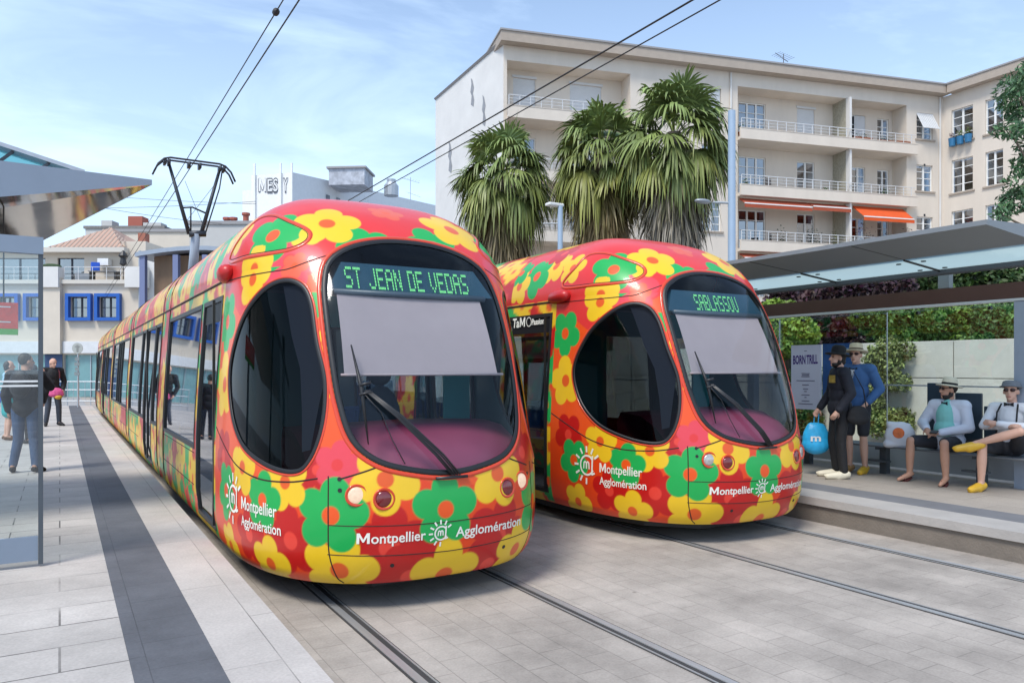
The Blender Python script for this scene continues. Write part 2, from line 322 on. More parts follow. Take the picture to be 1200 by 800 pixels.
# livery colours (linear)
YEL=(.80,.50,.018); GRN=(.012,.37,.075); RED=(.50,.010,.008); ORG=(.78,.085,.012); PNK=(.68,.036,.034); ORR=(.74,.055,.008); CORE={'Y':(.72,.10,.015),'G':(.78,.09,.012),'R':(.74,.05,.03),'O':ORG,'P':PNK}
PET={'Y':YEL,'G':GRN,'R':RED,'O':(.74,.10,.04),'P':(.70,.055,.075)}
FL=[('R',-1.26,1.04,.50,.25,.3),('R',-1.34,1.69,1.05,.26,.9),('R',-.93,.35,1.06,.17,.2),('R',.75,.21,1.11,.23,.5),('P',-.81,.25,1.10,.19,.1),
('R',-.48,.06,.50,.33,.31),('R',.44,.05,.48,.33,0),('R',-.3,.12,.25,.3,.9),('R',.36,.15,.27,.3,.4),('R',-1.08,.53,.53,.29,.5),
('Y',-.50,.08,.99,.27,.95),('Y',.43,.06,.97,.28,.1),('Y',-.02,.12,.23,.30,1.57),('Y',-.79,.26,.32,.30,1.3),('Y',.66,.18,.32,.26,1.57),
('G',-.05,.0,.75,.28,1.57),('G',-.86,.25,.74,.29,1.4),('G',.90,.30,.68,.29,1.3),
('Y',-1.10,.58,.96,.23,.6),('G',-1.21,.83,.79,.24,1.4),('Y',-1.29,1.17,1.01,.24,.2),('G',-1.34,1.59,.77,.26,.9),('Y',-1.15,.79,.31,.24,1.4),('Y',-1.30,1.55,.31,.23,1.2),
('P',-.96,.98,2.67,.27,.3),('O',-.94,.93,2.62,.13,0),('O',-.05,1.23,3.19,.17,0),
('G',-.38,.81,2.80,.26,.7),('G',.24,.86,2.85,.27,.6),('Y',-1.2,1.85,3.0,.22,.2),('Y',-.80,1.06,2.90,.16,.4),('G',-1.03,1.26,2.90,.29,.2),('Y',-.63,1.07,3.01,.29,.3),('Y',.55,1.12,3.08,.32,.1),
('Y',-1.08,2.25,3.02,.26,.4),('G',-1.10,2.6,2.92,.30,.9),('Y',-1.2,2.95,2.85,.25,.2),('R',-.9,2.35,3.2,.25,.2),('G',-1.05,3.05,3.0,.22,.5),('Y',-.55,2.6,3.35,.28,.3),('Y',-1.18,1.31,2.53,.24,1.57),('G',-1.28,1.84,2.21,.28,1.0),('Y',-1.31,1.78,1.66,.30,.5),
('G',-.79,.65,2.30,.16,.2),('Y',-.82,.53,2.0,.12,.4),('Y',-.82,.45,1.70,.13,.1),('Y',.82,.53,1.95,.13,.4),('G',.82,.65,2.3,.15,.2),('G',1.05,1.35,2.9,.28,.2)]
FLR=[f for f in FL if f[1]<-.9]+[('G',.95,.35,.7,.28,1.4),('Y',1.1,.58,.96,.23,.6)]
AA=.010
def blend(C,idx,m,col): C[idx]=C[idx]*(1-m)+np.array(col)*m
def flower_mask(a,b,Rf,ph):
    d=np.sqrt(a*a+b*b); sd=d-.50*Rf
    for k in range(5):
        t=ph+k*2*PI/5; sd=np.minimum(sd,np.sqrt((a-.58*Rf*math.cos(t))**2+(b-.58*Rf*math.sin(t))**2)-.40*Rf)
    return np.clip(.5-sd/AA,0,1)[:,None],np.clip(.5-(d-.235*Rf)/AA,0,1)[:,None]
def paint_cab(V,Nn):
    z=V[:,2]; t=np.clip((z-1.2)/1.2,0,1)
    c=np.zeros((len(V),3)); c[:]=ORR
    # painted ground: orange below and round the screen, pink on the roof, in patches with their own outline
    wob=z+0.12*np.sin(V[:,0]*5+1.3)+0.10*np.sin(V[:,1]*6)
    c[wob>1.02]=ORG; c[(wob>2.42)]=PNK; c[(wob<.95)&(np.abs(V[:,0])<1.0)]=ORR
    def dec(tp,x,y,zc,Rf,ph,sgx=1):
        P=np.array([x*sgx,y,zc]); d=V-P; near=(d*d).sum(1)<(1.25*Rf)**2; idx=np.where(near)[0]
        if not len(idx): return
        j=idx[np.argmin((d[idx]**2).sum(1))]; n=Nn[j]; up=np.array([0,0,1.]); bb=np.cross(up,n); bb/=np.linalg.norm(bb)+1e-9; tt=np.cross(n,bb)
        dd=V[idx]-V[j]; a=dd@bb; b=dd@tt; pm,cm=flower_mask(a,b,Rf,ph); blend(c,idx,pm,PET[tp]); blend(c,idx,cm,CORE[tp])
    for f in FL: dec(*f)
    for f in FLR:
        if f[1]<0: dec(*f,sgx=-1)
    return c
def cab_grid(step):
    """rows of the nose skin; returns list of (V grid [rows,cols,3])"""
    grids=[]
    for lo in (True,False):
        if lo: zs=np.linspace(ZB,ZR,int((ZR-ZB)/step)); ye=YE
        else:
            a=np.linspace(0,PI/2,int(1.75/step)); zs=ZR+(ZT-ZR)*np.sin(a)**(1/1.15); zs[-1]=ZT-1e-4; ye=YRF
        nc=int((6.0 if lo else 7.2)/step)|1; G_=np.zeros((len(zs),nc,3))
        for i,z in enumerate(zs):
            w=float(Wz(z)); y0=float(y0f(z)); yc=float(YC(z)); D=yc-y0
            ph=np.linspace(0,PI/2,160); x=w*np.sin(ph)**(2/NX); y=y0+D*(1-np.cos(ph)**(2/NX))
            if ye>yc: x=np.append(x,w); y=np.append(y,ye)
            L_=np.concatenate([[0],np.cumsum(np.hypot(np.diff(x),np.diff(y)))]); h=nc//2
            s=np.linspace(0,L_[-1],h+1); xi=np.interp(s,L_,x); yi=np.interp(s,L_,y)
            G_[i,:,0]=np.concatenate([-xi[:0:-1],xi]); G_[i,:,1]=np.concatenate([yi[:0:-1],yi]); G_[i,:,2]=z
        grids.append(G_)
    return grids
def cab_mesh(step,fine=True):
    Vs=[];Fs_=[];Cs=[];Ns=[];off=0; glassV={'w':[], -1:[], 1:[]}
    for G_ in cab_grid(step):
        r,c,_=G_.shape; V=G_.reshape(-1,3); I=np.arange(r*c).reshape(r,c)
        F=np.stack([I[:-1,:-1],I[:-1,1:],I[1:,1:],I[1:,:-1]],-1).reshape(-1,4)
        du=np.gradient(G_,axis=1); dv=np.gradient(G_,axis=0); n=np.cross(du,dv).reshape(-1,3); n/=np.linalg.norm(n,axis=1,keepdims=True)+1e-9
        ctr=V[F].mean(1)
        hole=np.zeros(len(F),bool)
        for key in ('w',-1,1):
            if key=='w': ins=lambda P,d: (P[:,1]<1.3)&inside(P[:,0],P[:,2],scale_poly(WS,d))
            else: ins=lambda P,d,k=key: (P[:,0]*k>0.55)&inside(P[:,1],P[:,2],scale_poly(SW,d))
            hole|=ins(ctr,0.0)
            gm=ins(ctr,0.012)
            if gm.any(): glassV[key].append((V-n*0.010,F[gm]))
        C=paint_cab(V,n) if fine is not None else None
        Vs.append(V);Fs_.append(F[~hole]+off);Cs.append(C); off+=len(V)
    return np.vstack(Vs),np.vstack(Fs_),np.vstack(Cs),glassV
def compact(V,F,C=None):
    u,inv=np.unique(F,return_inverse=True); return V[u],inv.reshape(F.shape),(None if C is None else C[u])
M_liv=mat('glossy flower livery',(1,1,1),0.33,attr='Col',coat=0.22,spec=.35,var=0.07,vscale=1.2)
def two_sided(m,inner):
    nt=m.node_tree; N=nt.nodes; L=nt.links; b=N['Principled BSDF']; s=b.inputs['Base Color'].links[0].from_socket
    g=N.new('ShaderNodeNewGeometry'); mx=N.new('ShaderNodeMixRGB'); L.new(g.outputs['Backfacing'],mx.inputs['Fac']); L.new(s,mx.inputs['Color1']); mx.inputs['Color2'].default_value=(*inner,1); L.new(mx.outputs[0],b.inputs['Base Color'])
two_sided(M_liv,(.035,.085,.095))   # bare lining on the inner face of the skin
M_orim=mat('orange red rim paint',(.62,.045,.008),0.3,coat=0.4)
M_seam=mat('panel gap',(.03,.008,.006),0.7)
M_wglass=glass('windscreen glass',(.92,.96,.97),-0.022,0.06,1.36)
M_sglass=glass('dark cab glass',(.13,.135,.145),-0.02,0.03,1.28)
M_pane=glass('saloon glass',(.50,.57,.58),0.10,0.02,1.5)
def ribbon(mb,P,N,w0,w1,h0,h1,close=True,out=None):
    """strip along curve P (n,3) with surface normals N, from offset w0 to w1 sideways; rounded top of height h1"""
    n=len(P); T=np.roll(P,-1,0)-np.roll(P,1,0)
    if not close: T[0]=P[1]-P[0]; T[-1]=P[-1]-P[-2]
    T/=np.linalg.norm(T,axis=1,keepdims=True)+1e-9; B=np.cross(T,N); B/=np.linalg.norm(B,axis=1,keepdims=True)+1e-9
    c=P.mean(0)
    if close and np.mean(np.sum((P-c)*B,1))<0: B=-B
    prof=[(0,h0),(.15,h1*.85),(.5,h1),(.85,h1*.85),(1,h0)]; v=[];f=[]; m=len(prof)
    for i in range(n):
        for t,h in prof: v.append(P[i]+B[i]*(w0+(w1-w0)*t)+N[i]*h)
    for i in range(n if close else n-1):
        j=(i+1)%n
        for k in range(m-1): f.append((i*m+k,i*m+k+1,j*m+k+1,j*m+k))
    mb.add(v,f)
def curve_on(fn,pts,out): 
    P=np.array([fn(a,b) for a,b in pts]); N=np.array([nrm(fn,a,b,out) for a,b in pts]); return P,N
def upper_side(sg): return lambda y,z: np.array([sg*float(Gs(y,z)),y,z])
LED={'S':"01111 10000 10000 01110 00001 00001 11110",'T':"11111 00100 00100 00100 00100 00100 00100",'J':"00001 00001 00001 00001 00001 10001 01110",'E':"11111 10000 10000 11110 10000 10000 11111",
'A':"01110 10001 10001 11111 10001 10001 10001",'N':"10001 11001 11001 10101 10011 10011 10001",'D':"11110 10001 10001 10001 10001 10001 11110",'V':"10001 10001 10001 10001 10001 01010 00100",
'B':"11110 10001 10001 11110 10001 10001 11110",'L':"10000 10000 10000 10000 10000 10000 11111",'O':"01110 10001 10001 10001 10001 10001 01110",'U':"10001 10001 10001 10001 10001 10001 01110",' ':"000 000 000 000 000 000 000"}
DISP=[(-.66,.745,2.44),(.66,.745,2.44)]
def led_text(parent,s,xc,width):
    cols=sum(len(LED[c].split()[0])+1 for c in s)-1; cw=width/cols; chh=0.026; mb=MB(); x=xc-width/2
    for ch in s:
        rows=LED[ch].split()
        for r,row in enumerate(rows):
            for k,b in enumerate(row):
                if b=='1':
                    z=2.44+(6-r)*chh; y=0.682+(z-2.44)*0.45; x0=x+k*cw; g=0.10*cw
                    mb.add([(x0+g,y,z+.003),(x0+cw-g,y,z+.003),(x0+cw-g,y+.45*(chh-.004),z+chh-.002),(x0+g,y+.45*(chh-.004),z+chh-.002)],[(0,1,2,3)])
        x+=(len(rows[0])+1)*cw
    return mb.obj('display_text',mat('green display digits',(.02,.12,.04),0.5,emit=(.25,.95,.32),estr=0.55),parent)
def sun_logo(mb,fn,r,w,tilt=-0.35):
    """sun emblem: open ring with a small m and rays over the left"""
    def rib(pts,ww):
        pts=np.array(pts); 
        for i in range(len(pts)-1):
            d=pts[i+1]-pts[i]; n=np.array([-d[1],d[0]]); n=n/(np.linalg.norm(n)+1e-9)*ww/2; e=d/(np.linalg.norm(d)+1e-9)*ww*.2
            q=[pts[i]+n-e,pts[i]-n-e,pts[i+1]-n+e,pts[i+1]+n+e]; mb.add([fn(*p) for p in q],[(0,1,2,3)])
    rib([(r*math.cos(t),r*math.sin(t)) for t in np.linspace(R(45),R(330),22)],w)
    rib([(r*.8,r*1.0),(r*.72,-r*.9),(r*1.1,-r*.75)],w)
    m=[(-.5,-.35),(-.45,.25),(-.3,.38),(-.12,.25),(-.08,-.35)]; rib([(a*r,b*r) for a,b in m],w*.8); rib([((a+.4)*r,b*r) for a,b in m],w*.8)
    for a in np.arange(35,290,29): t=R(a); rib([(1.38*r*math.cos(t),1.38*r*math.sin(t)),(1.95*r*math.cos(t),1.95*r*math.sin(t))],w*1.1)
PANES=[]  # (y0,y1,kind)
def build_tram():
    root=empty('tram')
    V,F,C,gl=cab_mesh(0.0095); v,f,c=compact(V,F,C); cab=link('cab',np_mesh('cab',v,f,M_liv,True,c),root)
    wv=[compact(a,b) for a,b in gl['w']]
    def join(ls):
        vs=[];fs=[];o=0
        for a,b in ls:
            q,w_,_=compact(a,b); vs.append(q);fs.append(w_+o);o+=len(q)
        return np.vstack(vs),np.vstack(fs)
    a,b=join(gl['w']); ws=link('windscreen',np_mesh('windscreen',a,b,M_wglass,True),root)
    P,N=curve_on(front,WS,(0,-1,.2))
    mb=MB(); ribbon(mb,P,N,-.045,.004,-.006,.004); mb.obj('gasket',M_dark,ws,True)
    mb=MB(); ribbon(mb,P,N,-.002,.036,-.004,.007); mb.obj('screen_rim',M_orim,root,True)
    for sg in (-1,1):
        a,b=join(gl[sg]); sw=link('side_window',np_mesh('side_window',a,b,M_sglass,True),root)
        P,N=curve_on(side(sg),SW,(sg,-.3,0))
        mb=MB(); ribbon(mb,P,N,-.035,.004,-.006,.004); mb.obj('gasket',M_dark,sw,True)
        mb=MB(); ribbon(mb,P,N,-.002,.018,-.004,.006); mb.obj('window_rim',M_orim,sw,True)
        # grey blind strip inside the side window, next to the pillar
        mb=MB(); fr=[(.50,1.9),(.60,2.12),(.72,2.36),(.84,2.46)]; to=[(.66,1.80),(.80,2.06),(.93,2.33),(1.0,2.46)]
        pts=[(.46,1.2),(.47,1.55)]+fr; pt2=[(.52,1.18),(.58,1.5)]+to
        vv=[];ff=[]
        for i,(p,q) in enumerate(zip(pts,pt2)):
            for (yy,zz) in (p,q): vv.append((sg*(float(Gs(yy,zz))-.05),yy,zz))
            if i: ff.append((2*i-2,2*i-1,2*i+1,2*i))
        mb.add(vv,ff); mb.obj('pillar_cover',mat('grey blue inner pillar',(.62,.72,.90),.35),sw,True)
        # roof hatch with orange rim
        H=closed([(1.95,2.76),(1.80,2.98),(1.72,3.12),(1.50,3.12),(1.25,3.03),(1.07,2.94),(.99,2.85),(1.00,2.78),(1.10,2.745),(1.4,2.735)],8)
        Gu=lambda y,z: np.array([sg*float(Gs(y,z)),y,z])
        P,N=curve_on(Gu,H,(sg,-.2,.6)); mb=MB(); ribbon(mb,P,N,-.018,.020,-.003,.008); ht=mb.obj('roof_hatch',M_orim,root,True)
        mb=MB(); ribbon(mb,P,N,-.026,-.018,-.002,.0025); mb.obj('gap',M_seam,ht,True)
        mb=MB(); mb.tube([(sg*1.24,2.20,2.63),(sg*1.25,2.12,2.645),(sg*1.275,1.95,2.65),(sg*1.285,1.84,2.65),(sg*1.285,1.775,2.65)],[.04,.072,.078,.068,.035],14); mb.obj('camera_pod',mat('red plastic',(.5,.02,.02),.35),root,True)
        # door edge seam line, cornice line, belt line
        mb=MB()
        P,N=curve_on(side(sg),opened([(2.04,2.58),(1.65,2.575),(1.30,2.575),(1.05,2.585),(.95,2.60),(.86,2.66),(.80,2.73)],6),(sg,-.3,0)); ribbon(mb,P,N,-.006,.006,-.002,.003,False); mb.obj('panel_gap',M_seam,cab,True); mb=MB()
        P,N=curve_on(side(sg),opened([(2.04,1.28),(1.7,1.16),(1.3,1.02),(.9,.955),(.55,.96),(.34,1.0)],6),(sg,-.3,0)); ribbon(mb,P,N,-.007,.007,-.002,.003,False); mb.obj('panel_gap',M_seam,cab,True); mb=MB()
        P,N=curve_on(front,opened([(sg*.80,1.0),(sg*.65,1.05),(sg*.55,1.085)],6),(0,-1,0)); ribbon(mb,P,N,-.007,.007,-.002,.003,False); mb.obj('panel_gap',M_seam,cab,True); mb=MB()
        P,N=curve_on(front,opened([(sg*.865,1.02),(sg*.872,.7),(sg*.86,.45),(sg*.80,.28),(sg*.74,.22)],6),(0,-1,0)); ribbon(mb,P,N,-.006,.006,-.002,.003,False)
        mb.obj('panel_gap',M_seam,cab,True)
    mb=MB()
    for zl,sag in ((.67,.02),(.445,.03)):
        P,N=curve_on(front,[(x,zl-.02+sag*abs(x)) for x in np.linspace(-.87,.87,30)],(0,-1,0)); ribbon(mb,P,N,-.004,.004,-.002,.003,False); mb.obj('panel_gap',M_seam,cab,True); mb=MB()
    for x,z in ((-.80,1.0),(-.80,.92),(.80,.93),(-.45,.36),(.5,.38)):
        p=front(x,z); n=nrm(front,x,z,(0,-1,0)); mb=MB(); mb.lathe([(.016,-.005),(.016,.004)],p,10,n); mb.obj('socket',M_dark,cab)
    # lamps
    for sg in (-1,1):
        for x,z,kind in ((.70,.885,'headlight'),(.52,.855,'tail_light')):
            p=front(sg*x,z); n=nrm(front,sg*x,z,(0,-1,0)); n2=n*.8+np.array([0,-1,0])*.6; n2/=np.linalg.norm(n2)
            mb=MB(); mb.lathe([(.050,-.01),(.078,-.012),(.082,.008),(.074,.012),(.060,-.0)],p,24,n2); o=mb.obj(kind,M_orim,root,True)
            mb=MB(); mb.lathe([(.062,-.008),(.060,.004),(.045,.010),(.02,.0135),(.001,.014)],p,24,n2)
            mb.obj('lens',mat('tail lens',(.16,.006,.008),.12,coat=1) if kind[0]=='t' else mat('lamp lens',(.50,.48,.46),.12,coat=1,metal=.35,var=.25,vscale=40),o,True)
    # wiper
    wp=lambda x,z,o: (x,float(Fs(x,z))-o,z)
    mb=MB()
    for dx in (-.02,.0,.024,.045): mb.tube([wp(.02+dx,1.0,.03),wp(-.12+dx,1.16,.06),wp(-.40+dx*.7,1.45,.07),wp(-.60+dx*.4,1.64,.06)],.0075,6)
    mb.box(-.13,.13,float(Fs(0,.985))-.03,float(Fs(0,.985))+.01,.972,.992); mb.tube([wp(-.56,1.70,.06),wp(-.64,1.68,.06)],.012,6); mb.tube([wp(-.56,1.63,.06),wp(-.65,1.61,.06)],.010,6)
    mb.tube([wp(-.62,1.62,.06),wp(-.50,1.48,.02),wp(-.44,1.28,.015),wp(-.36,1.1,.012)],.004,5)
    w=mb.obj('wiper',M_black,root,True)
    mb=MB(); mb.tube([wp(-.655,1.98,.025),wp(-.625,1.65,.045),wp(-.61,1.25,.025)],[.006,.018,.005],6); mb.obj('wiper_blade',M_dark,w,True)
    # logo and lettering
    ML=mat('white lettering',(.80,.79,.70),.5)
    fr=lambda x0,z0,k=0: (lambda u,v: tuple(front(x0+u,z0+v+k*u*u)+nrm(front,x0+u,z0+v,(0,-1,0))*.004))
    mb=MB(); text_on(mb,'Montpellier',fr(-.70,.535),.485,.078,.014); mb.obj('lettering',ML,cab); mb=MB(); text_on(mb,'Agglomération',fr(.03,.530),.65,.078,.014); mb.obj('lettering',ML,cab); mb=MB(); sun_logo(mb,fr(-.092,.572),.050,.012); mb.obj('emblem',ML,cab)
    sd=lambda y0,z0,sh=0: (lambda u,v: tuple(side(-1)(y0-u,z0+v+sh*u)+nrm(side(-1),y0-u,z0+v,(-1,-.2,0))*.005))
    mb=MB(); text_on(mb,'Montpellier',sd(1.17,.685),.52,.10,.012); mb.obj('lettering',ML,cab); mb=MB(); text_on(mb,'Agglomération',sd(1.17,.555),.56,.085,.012); mb.obj('lettering',ML,cab); mb=MB(); sun_logo(mb,sd(1.36,.74),.105,.022); mb.obj('emblem',ML,cab)
    # cab inside: dashboard, blind, display box, seat, rear wall
    mb=MB(); v=[];ff=[]
    xs=np.linspace(-1,1,17); prof=[(.10,.93),(.14,1.04),(.28,1.18),(.50,1.29),(.82,1.32),(.92,1.2),(.92,.5)]
    for (dy,z) in prof:
        for x in xs: 
            xx=x*min(.95,float(Wz(z))*.78); v.append((xx,float(Fs(xx,z))+dy-.02,z+.05*(1-x*x)))
    for i in range(len(prof)-1):
        for k in range(16): ff.append((i*17+k,i*17+k+1,(i+1)*17+k+1,(i+1)*17+k))
    mb.add(v,ff); d=mb.obj('dashboard',mat('plum dashboard',(.21,.035,.075),.45,var=.1),root,True)
    mb=MB(); mb.prism([(-.16,.40),(.20,.36),(.20,.58),(-.16,.60)],1.215,1.235); mb.obj('console',mat('pale console',(.40,.30,.36),.5),d)
    mb=MB(); xs=np.linspace(-.72,.62,9); v=[];ff=[]
    for z in np.linspace(1.76,2.40,5):
        for x in xs: v.append((x*(.95+.06*(2.4-z)),float(y0f(z))+.15+.02*math.cos(x*2),z))
    for i in range(4):
        for k in range(8): ff.append((i*9+k,i*9+k+1,(i+1)*9+k+1,(i+1)*9+k))
    mb.add(v,ff); mb.tube([(-.74,float(y0f(1.76))+.145,1.755),(.66,float(y0f(1.76))+.145,1.755)],.010,8)
    sb=mb.obj('sun_blind',mat('greyish pink blind cloth',(.335,.275,.285),.9,var=.05,bump=.05),root,True)
    mb=MB(); mb.tube([(-.70,float(y0f(2.41))+.15,2.405),(.64,float(y0f(2.41))+.15,2.405)],.026,8); mb.obj('roller',mat('dark blue grey roller',(.05,.075,.10),.4),sb,True)
    b=MB(); b.add([(-.74,.70,2.42),(.74,.70,2.42),(.60,.80,2.66),(-.60,.80,2.66),(-.74,1.1,2.42),(.74,1.1,2.42),(.60,1.1,2.66),(-.60,1.1,2.66)],[(0,1,2,3),(4,7,6,5),(0,4,5,1),(3,2,6,7),(0,3,7,4),(1,5,6,2)])
    b.obj('destination_display',mat('display black',(.015,.055,.085),.25),root)
    b=MB(); b.tube([(.02,1.35,.5),(.02,1.38,.95)],.05,8); b.ell((.02,1.33,1.0),(.23,.22,.07)); b.ell((.02,1.55,1.32),(.21,.06,.33)); b.ell((.02,1.57,1.74),(.12,.05,.10)); b.obj('driver_seat',mat('dark seat cloth',(.03,.045,.06),.8),root,True)
    b=MB(); M_in=mat('teal interior panels',(.06,.34,.36),.6)
    b.box(-1.2,1.2,2.0,2.03,.33,1.0); b.box(-1.2,-.55,2.0,2.03,1.0,2.5); b.box(.9,1.2,2.0,2.03,1.0,2.5); b.box(-.55,.9,2.0,2.03,2.2,2.5); b.obj('cab_partition',M_in,root)
    b=MB(); b.prism([(-.5,.35),(.5,.35),(.95,.75),(1.17,1.5),(1.17,LT-1.5),(.95,LT-.75),(.5,LT-.35),(-.5,LT-.35),(-.95,LT-.75),(-1.17,LT-1.5),(-1.17,1.5),(-.95,.75)],.28,.33); b.obj('floor',mat('tram floor',(.10,.11,.12),.7),root)
    b=MB(); b.box(-1.1,1.1,2.03,LT-2.03,2.50,2.53); b.obj('ceiling',mat('tram ceiling',(.55,.58,.58),.6),root)
    b=MB(); b.prism([(-.45,.5),(.45,.5),(.85,.95),(1.1,1.8),(1.1,LT-1.8),(.85,LT-.95),(.45,LT-.5),(-.45,LT-.5),(-.85,LT-.95),(-1.1,LT-1.8),(-1.1,1.8),(-.85,.95)],.10,.275)
    for yy in (3.5,5.2,14.2,16,25.4,27.1):
        for sg in (-1,1): b.lathe([(.28,0),(.28,.12),(.24,.13)],(sg*.72,yy,.285),20,(sg,0,0))
    b.obj('underframe',M_dark,root)
    # ---- long body
    step=.04; ys=np.arange(YE,LT-YE+1e-6,(LT-2*YE)/round((LT-2*YE)/step)); zs=np.linspace(ZB,ZR,82); dy=ys[1]-ys[0]
    panes=[]
    def pn(a,b,k): panes.append((a,b,k))
    lay=[(2.13,3.15,'d'),(3.29,5.95,'w'),(6.85,7.55,'w'),(7.63,8.85,'d'),(8.93,9.7,'w'),(9.78,11.9,'w'),(12.65,14.6,'w'),(14.68,15.3,'w')]
    for a,b_,k in lay: pn(a,b_,k); pn(LT-b_,LT-a,k)
    zr={'d':(.34,2.46),'w':(.98,2.46)}
    Y,Z=np.meshgrid(ys,zs); r,c_=Y.shape; I=np.arange(r*c_).reshape(r,c_); F=np.stack([I[:-1,:-1],I[:-1,1:],I[1:,1:],I[1:,:-1]],-1).reshape(-1,4)
    yy=Y.ravel(); zz=Z.ravel(); cy=yy[F].mean(1); cz=zz[F].mean(1); hole=np.zeros(len(F),bool)
    for a,b_,k in panes: hole|=(cy>a)&(cy<b_)&(cz>zr[k][0])&(cz<zr[k][1])
    F=F[~hole]; rg=np.random.default_rng(3)
    def livery(u,v,dens=.42,lo=0,hi=3,base=None):
        C=np.zeros((len(u),3)); C[:]=ORR; C[np.sin(u*2.1)+np.sin(v*3.3+u)>.5]=RED
        k=0
        for uu in np.arange(1.8,LT-1.5,dens*.82):
            for vv in np.arange(lo,hi,dens*1.05):
                a=uu+rg.uniform(-.08,.08); b=vv+rg.uniform(-.08,.08)+(k%2)*dens*.5; Rf=rg.uniform(.21,.30); tp='YGRYGYR'[rg.integers(7)]
                near=(np.abs(u-a)<Rf*1.05)&(np.abs(v-b)<Rf*1.05); idx=np.where(near)[0]
                if len(idx):
                    pm,cm=flower_mask(u[idx]-a,v[idx]-b,Rf,rg.uniform(0,1.2)); blend(C,idx,pm,PET[tp]); blend(C,idx,cm,CORE[tp])
            k+=1
        return C
    Cs=livery(yy,zz,lo=.2,hi=2.8)
    for (a,b_) in ((6.0,6.8),(11.95,12.6),(15.34,15.6)):   # coupling columns: broad bands of the same flowers
        pass
    w=wfn(zz); VL=np.stack([-w,yy,zz],1); VR=np.stack([w,yy,zz],1)
    n=len(VL); V=np.vstack([VL,VR]); FF=np.vstack([F[:,::-1],F+n]); C=np.vstack([Cs,Cs])
    # roof
    a=np.linspace(-1,1,111); s_=np.sign(a)*np.abs(a); ang=np.abs(a)*PI/2
    zr_=ZR+(ZT-ZR)*np.cos(ang)**(1/1.15); xr_=np.sign(a)*1.25*np.maximum(1-((zr_-ZR)/(ZT-ZR))**2.3,0)**(1/2.1); arc=np.concatenate([[0],np.cumsum(np.hypot(np.diff(xr_),np.diff(zr_)))])
    ysr=np.linspace(YRF,LT-YRF,600); Y,A=np.meshgrid(ysr,np.arange(111)); rV=np.stack([xr_[A.ravel()],Y.ravel(),zr_[A.ravel()]],1)
    r,c_=Y.shape; I=np.arange(r*c_).reshape(r,c_); rF=np.stack([I[:-1,:-1],I[:-1,1:],I[1:,1:],I[1:,:-1]],-1).reshape(-1,4)[:,::-1]
    rC=livery(Y.ravel(),arc[A.ravel()],dens=.46,lo=.1,hi=arc[-1])
    FF=np.vstack([FF,rF+len(V)]); V=np.vstack([V,rV]); C=np.vstack([C,rC])
    v,f,c=compact(V,FF,C); body=link('body',np_mesh('body',v,f,M_liv,True,c),root)
    # side gap line along the cornice, roof seams at the couplings
    mb=MB()
    for sg in (-1,1):
        P=np.array([[sg*1.256,y,2.60] for y in np.linspace(2.05,LT-2.05,60)]); N=np.array([[sg,0,.1]]*60); ribbon(mb,P,N,-.012,.012,-.002,.006,False); mb.obj('cornice_gap',M_seam,body); mb=MB()
    for yb in (6.0,6.78,12.0,12.58,LT-6.0,LT-6.78,LT-12.0,LT-12.58):
        mb=MB(); pp=[(-float(wfn(z)),z) for z in np.linspace(.25,2.6,12)]+[(xr_[k],zr_[k]) for k in range(0,111,6)]+[(float(wfn(z)),z) for z in np.linspace(2.6,.25,12)]
        P=np.array([[x,yb,z] for x,z in pp]); N=np.array([[x,0,(z-1.6 if z>2.5 else 0)] for x,z in pp]); N/=np.linalg.norm(N,axis=1,keepdims=True); ribbon(mb,P,N,-.018,.018,-.004,.012,False); mb.obj('coupling_gap',M_seam,body)
    # panes, frames
    for a_,b_,k in panes:
        z0,z1=zr[k]
        for sg in (-1,1):
            zz=np.linspace(z0-.01,z1+.01,9); mb=MB(); vv=[];ff=[]
            for z in zz:
                x=sg*(float(wfn(z))-.014); vv+=[(x,a_-.02,z),(x,b_+.02,z)]
            for i in range(8): ff.append((2*i,2*i+1,2*i+3,2*i+2))
            fm=MB(); fw=.035
            for (ya,yb) in ((a_-.01,a_+fw),(b_-fw,b_+.01)):
                q=[];h=[]
                for z in zz:
                    x=float(wfn(z)); q+=[(sg*(x-.03),ya,z),(sg*(x+.006),ya,z),(sg*(x+.006),yb,z),(sg*(x-.03),yb,z)]
                for i in range(8):
                    for t in range(4): h.append((4*i+t,4*i+(t+1)%4,4*i+4+(t+1)%4,4*i+4+t))
                fm.add(q,h)
            for (za,zb) in ((z0-.01,z0+fw),(z1-fw,z1+.01)):
                x=float(wfn((za+zb)/2)); fm.box(min(sg*(x-.03),sg*(x+.005)),max(sg*(x-.03),sg*(x+.005)),a_+fw,b_-fw,za,zb)
            if k=='d':
                x=float(wfn(1.0)); fm.box(min(sg*(x-.02),sg*(x+.004)),max(sg*(x-.02),sg*(x+.004)),(a_+b_)/2-.02 if b_-a_>1.15 else a_+fw,(a_+b_)/2+.02 if b_-a_>1.15 else a_+fw+.02,z0+fw,z1-fw)
            o=fm.obj('door' if k=='d' else 'window',M_dark,root); mb.add(vv,ff); mb.obj('pane',M_pane,o,True)
            if k=='w' and b_-a_>1.5:
                # livery panel lines under the window
                q=MB(); x=float(wfn(.9)); 
                for za in (.93,.60): P=np.array([[sg*float(wfn(za)),y,za] for y in (a_,(a_+b_)/2,b_)]); q_=np.array([[sg,0,0]]*3); ribbon(q,P,q_,-.005,.005,-.002,.003,False); q.obj('panel_gap',M_seam,body); q=MB()
    M_li=mat('dark lining',(.035,.04,.045),.7)
